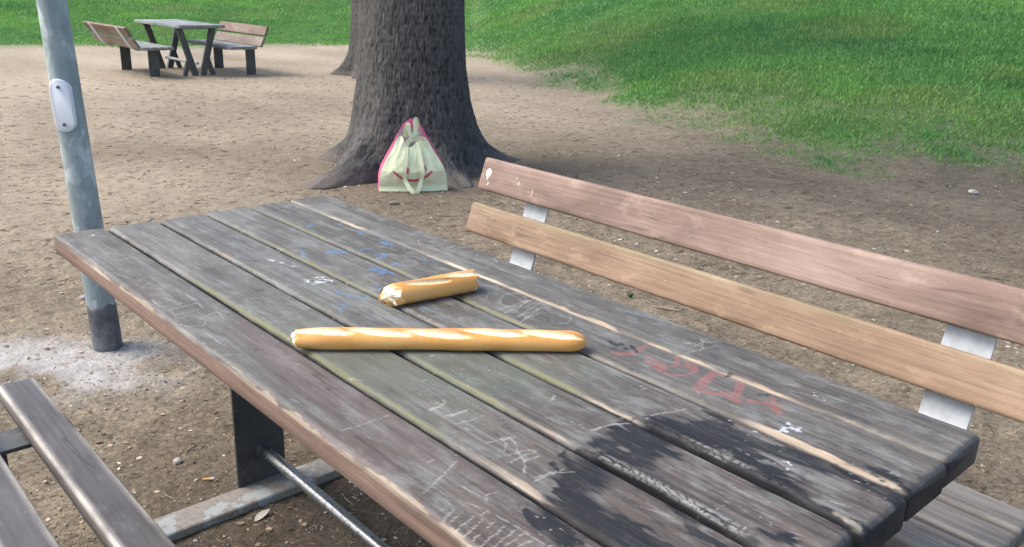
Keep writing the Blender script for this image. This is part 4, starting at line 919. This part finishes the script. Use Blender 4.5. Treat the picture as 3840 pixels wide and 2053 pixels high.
ribbon('handle_fold', [fz_(-0.05, 0.30, .010), fz_(-0.03, 0.335, .02), fz_(0.0, 0.352, .03), fz_(0.05, 0.356, .03), fz_(0.084, 0.350, .025), fz_(0.078, 0.315, .02)], 0.030, cream_c, bag)
ribbon('handle', [L_(-0.050, 0.37, -0.06), L_(-0.045, 0.43, -0.05), L_(-0.030, 0.462, -0.045), L_(-0.026, 0.42, -0.035), L_(-0.012, 0.385, -0.03), L_(0.006, 0.385, -0.03), L_(0.022, 0.42, -0.04), L_(0.018, 0.475, -0.045), L_(0.026, 0.498, -0.05), L_(0.034, 0.46, -0.055), L_(0.030, 0.40, -0.06)], 0.027, cream_c, bag)
def print_sheet(name, poly, parent):
    """flat print lying 1.5 mm over the front panel; poly is a list of (u, z) pairs per strip row"""
    V = []; 
    for (a, b_) in poly:
        for q in np.linspace(0, 1, 4):
            u, z = a[0] * (1 - q) + b_[0] * q, a[1] * (1 - q) + b_[1] * q; V.append(fz_(u, z, 0.0022))
    return link(name, np_mesh(name, np.array([tuple(v_) for v_ in V]), [grid_faces(len(poly), 4)]), red_c, parent)
sm = []
for q in np.linspace(-1, 1, 33):
    u = -0.005 + q * 0.137; z = 0.077 + 0.068 * abs(q) ** 2.3; du, dz = 1, 0.0
    sl = 0.068 * 2.3 * abs(q) ** 1.3 * (1 if q > 0 else -1) / 0.137; nrm = math.hypot(1, sl); wv = 0.0085 * (1 - 0.25 * abs(q) ** 6)
    sm.append(((u - sl / nrm * wv, z + wv / nrm), (u + sl / nrm * wv, z - wv / nrm)))
print_sheet('smile_print', sm, bag)
for uc, zc_ in ((-0.046, 0.150), (0.076, 0.158)):
    print_sheet('eye_print', [((uc + 0.013 * math.cos(t), zc_ + 0.022 * math.sin(t)), (uc + 0.013 * math.cos(t), zc_ - 0.022 * math.sin(t))) for t in np.linspace(math.pi - 0.05, 0.05, 13)], bag)

# ------------------------------------------------------------------ single things lying about
def gz(x, y): return float(ground_z(np.array([x]), np.array([y]))[0])
g = G('cigarette filter'); filt = g.fin((0.62, 0.34, 0.12), 0.8, 0, 0.2)
g = G('cigarette paper'); papr = g.fin((0.72, 0.70, 0.66), 0.8, 0, 0.2)
cig = empty('cigarette_butt', (0.185, 0.277, gz(0.185, 0.277) + 0.004), 1.0); tag(cig, 'orange-tipped cigarette butt on the soil beside the table leg', 'cigarette butt')
link('filter', tube_mesh('filter', [(-0.014, 0, 0), (0.008, 0, 0)], 0.004, 10), filt, cig)
link('paper', tube_mesh('paper', [(0.008, 0, 0), (0.014, 0.001, 0.0003), (0.018, 0.0015, 0.001)], [0.0041, 0.0038, 0.0026], 10), papr, cig)
g = G('grey stone'); nn = g.noise(g.coord((30, 30, 30)), 1.0, 4, 0.6); stone_m = g.fin(g.ramp(nn, (0.3, (0.26, 0.24, 0.21)), (0.7, (0.45, 0.42, 0.38))), 0.85, 0, 0.3)
def stone(x, y, r, label, seed):
    bm = bmesh.new(); bmesh.ops.create_icosphere(bm, subdivisions=2, radius=r); q = random.Random(seed)
    for v_ in bm.verts: v_.co *= 0.85 + 0.3 * q.random(); v_.co.z *= 0.65
    o = link('stone', bm_mesh('stone', bm), stone_m, None, (x, y, gz(x, y) + r * 0.35), (0, 0, seed)); tag(o, label, 'stone', 'loose stones on the ground')
stone(0.021, 0.252, 0.013, 'rounded grey pebble on soil between near bench and table leg', 1)
stone(-1.62, 0.483, 0.016, 'pale stone on the bare soil left of the pole', 2)
stone(-0.06, 6.39, 0.035, 'large pale stone at the lawn edge, far right', 3)
stone(0.30, 0.36, 0.010, 'small pale pebble beside the cigarette butt', 4)
g = G('dry leaf'); leafy = g.fin((0.46, 0.43, 0.36), 0.7, 0, 0.3)
lv = []
for q in np.linspace(0, 1, 12):
    w_ = 0.0105 * math.sin(math.pi * q ** 0.8) + 0.0003
    lv += [(q * 0.062, -w_, 0.004 * math.sin(3 * q) + 0.002), (q * 0.062, 0, 0.004 * math.sin(3 * q)), (q * 0.062, w_, 0.004 * math.sin(3 * q) + 0.002)]
o = link('dry_leaf', np_mesh('dry_leaf', np.array(lv), [grid_faces(12, 3)]), leafy, None, (0.46, 0.285, gz(0.46, 0.285) + 0.003), (0.15, -0.1, 1.9)); tag(o, 'pale narrow dry leaf on dark soil under the table', 'leaf')
g = G('bleached stick'); nn = g.noise(g.coord((20, 90, 90)), 1.0, 3); stick_m = g.fin(g.ramp(nn, (0.3, (0.20, 0.15, 0.11)), (0.7, (0.42, 0.35, 0.28))), 0.85, 0, 0.2)
for (x, y, L, rz, rd, lab) in ((-1.85, 3.62, 0.20, 0.75, 0.006, 'short pale stick on the bare soil right of the tree'), (0.09, 2.50, 0.13, 0.5, 0.005, 'pale twig on the soil behind the red-brown bench'), (0.10, 0.60, 0.17, 1.5, 0.004, 'forked twig on the soil behind the table leg'), (-2.27, 2.62, 0.07, 1.2, 0.010, 'pale wood chip on the soil left of the shopping bag'), (0.78, 1.62, 0.10, 0.6, 0.004, 'thin pale twig on the soil right of the table end')):
    o = link('stick', tube_mesh('stick', [(-L / 2, 0, 0), (-L / 6, L * 0.03, 0.003), (L / 5, -L * 0.02, 0.004), (L / 2, L * 0.02, 0)], [rd * .8, rd, rd * .9, rd * .5], 7), stick_m, None, (x, y, gz(x, y) + rd * 0.8), (0, 0, rz)); tag(o, lab, 'stick', 'fallen sticks')
# a weed sprouting between bench and table
wd = empty('grass_sprig', (-0.105, 2.485, gz(-0.105, 2.485))); tag(wd, 'tiny green sprig growing in the soil behind the bench', 'plant')
rr = random.Random(4); bm = bmesh.new()
for k in range(11):
    a = rr.uniform(0, 6.28); l = rr.uniform(0.012, 0.03); h_ = rr.uniform(0.012, 0.035); sx_, sy_ = math.cos(a), math.sin(a)
    v_ = [bm.verts.new(p) for p in ((-sy_ * .003, sx_ * .003, -0.004), (sy_ * .003, -sx_ * .003, -0.004), (sx_ * l * .6 + sy_ * .002, sy_ * l * .6 - sx_ * .002, h_), (sx_ * l, sy_ * l, h_ * 1.2))]
    bm.faces.new(v_)
link('leaf', bm_mesh('leaf', bm), leaf_m, wd)
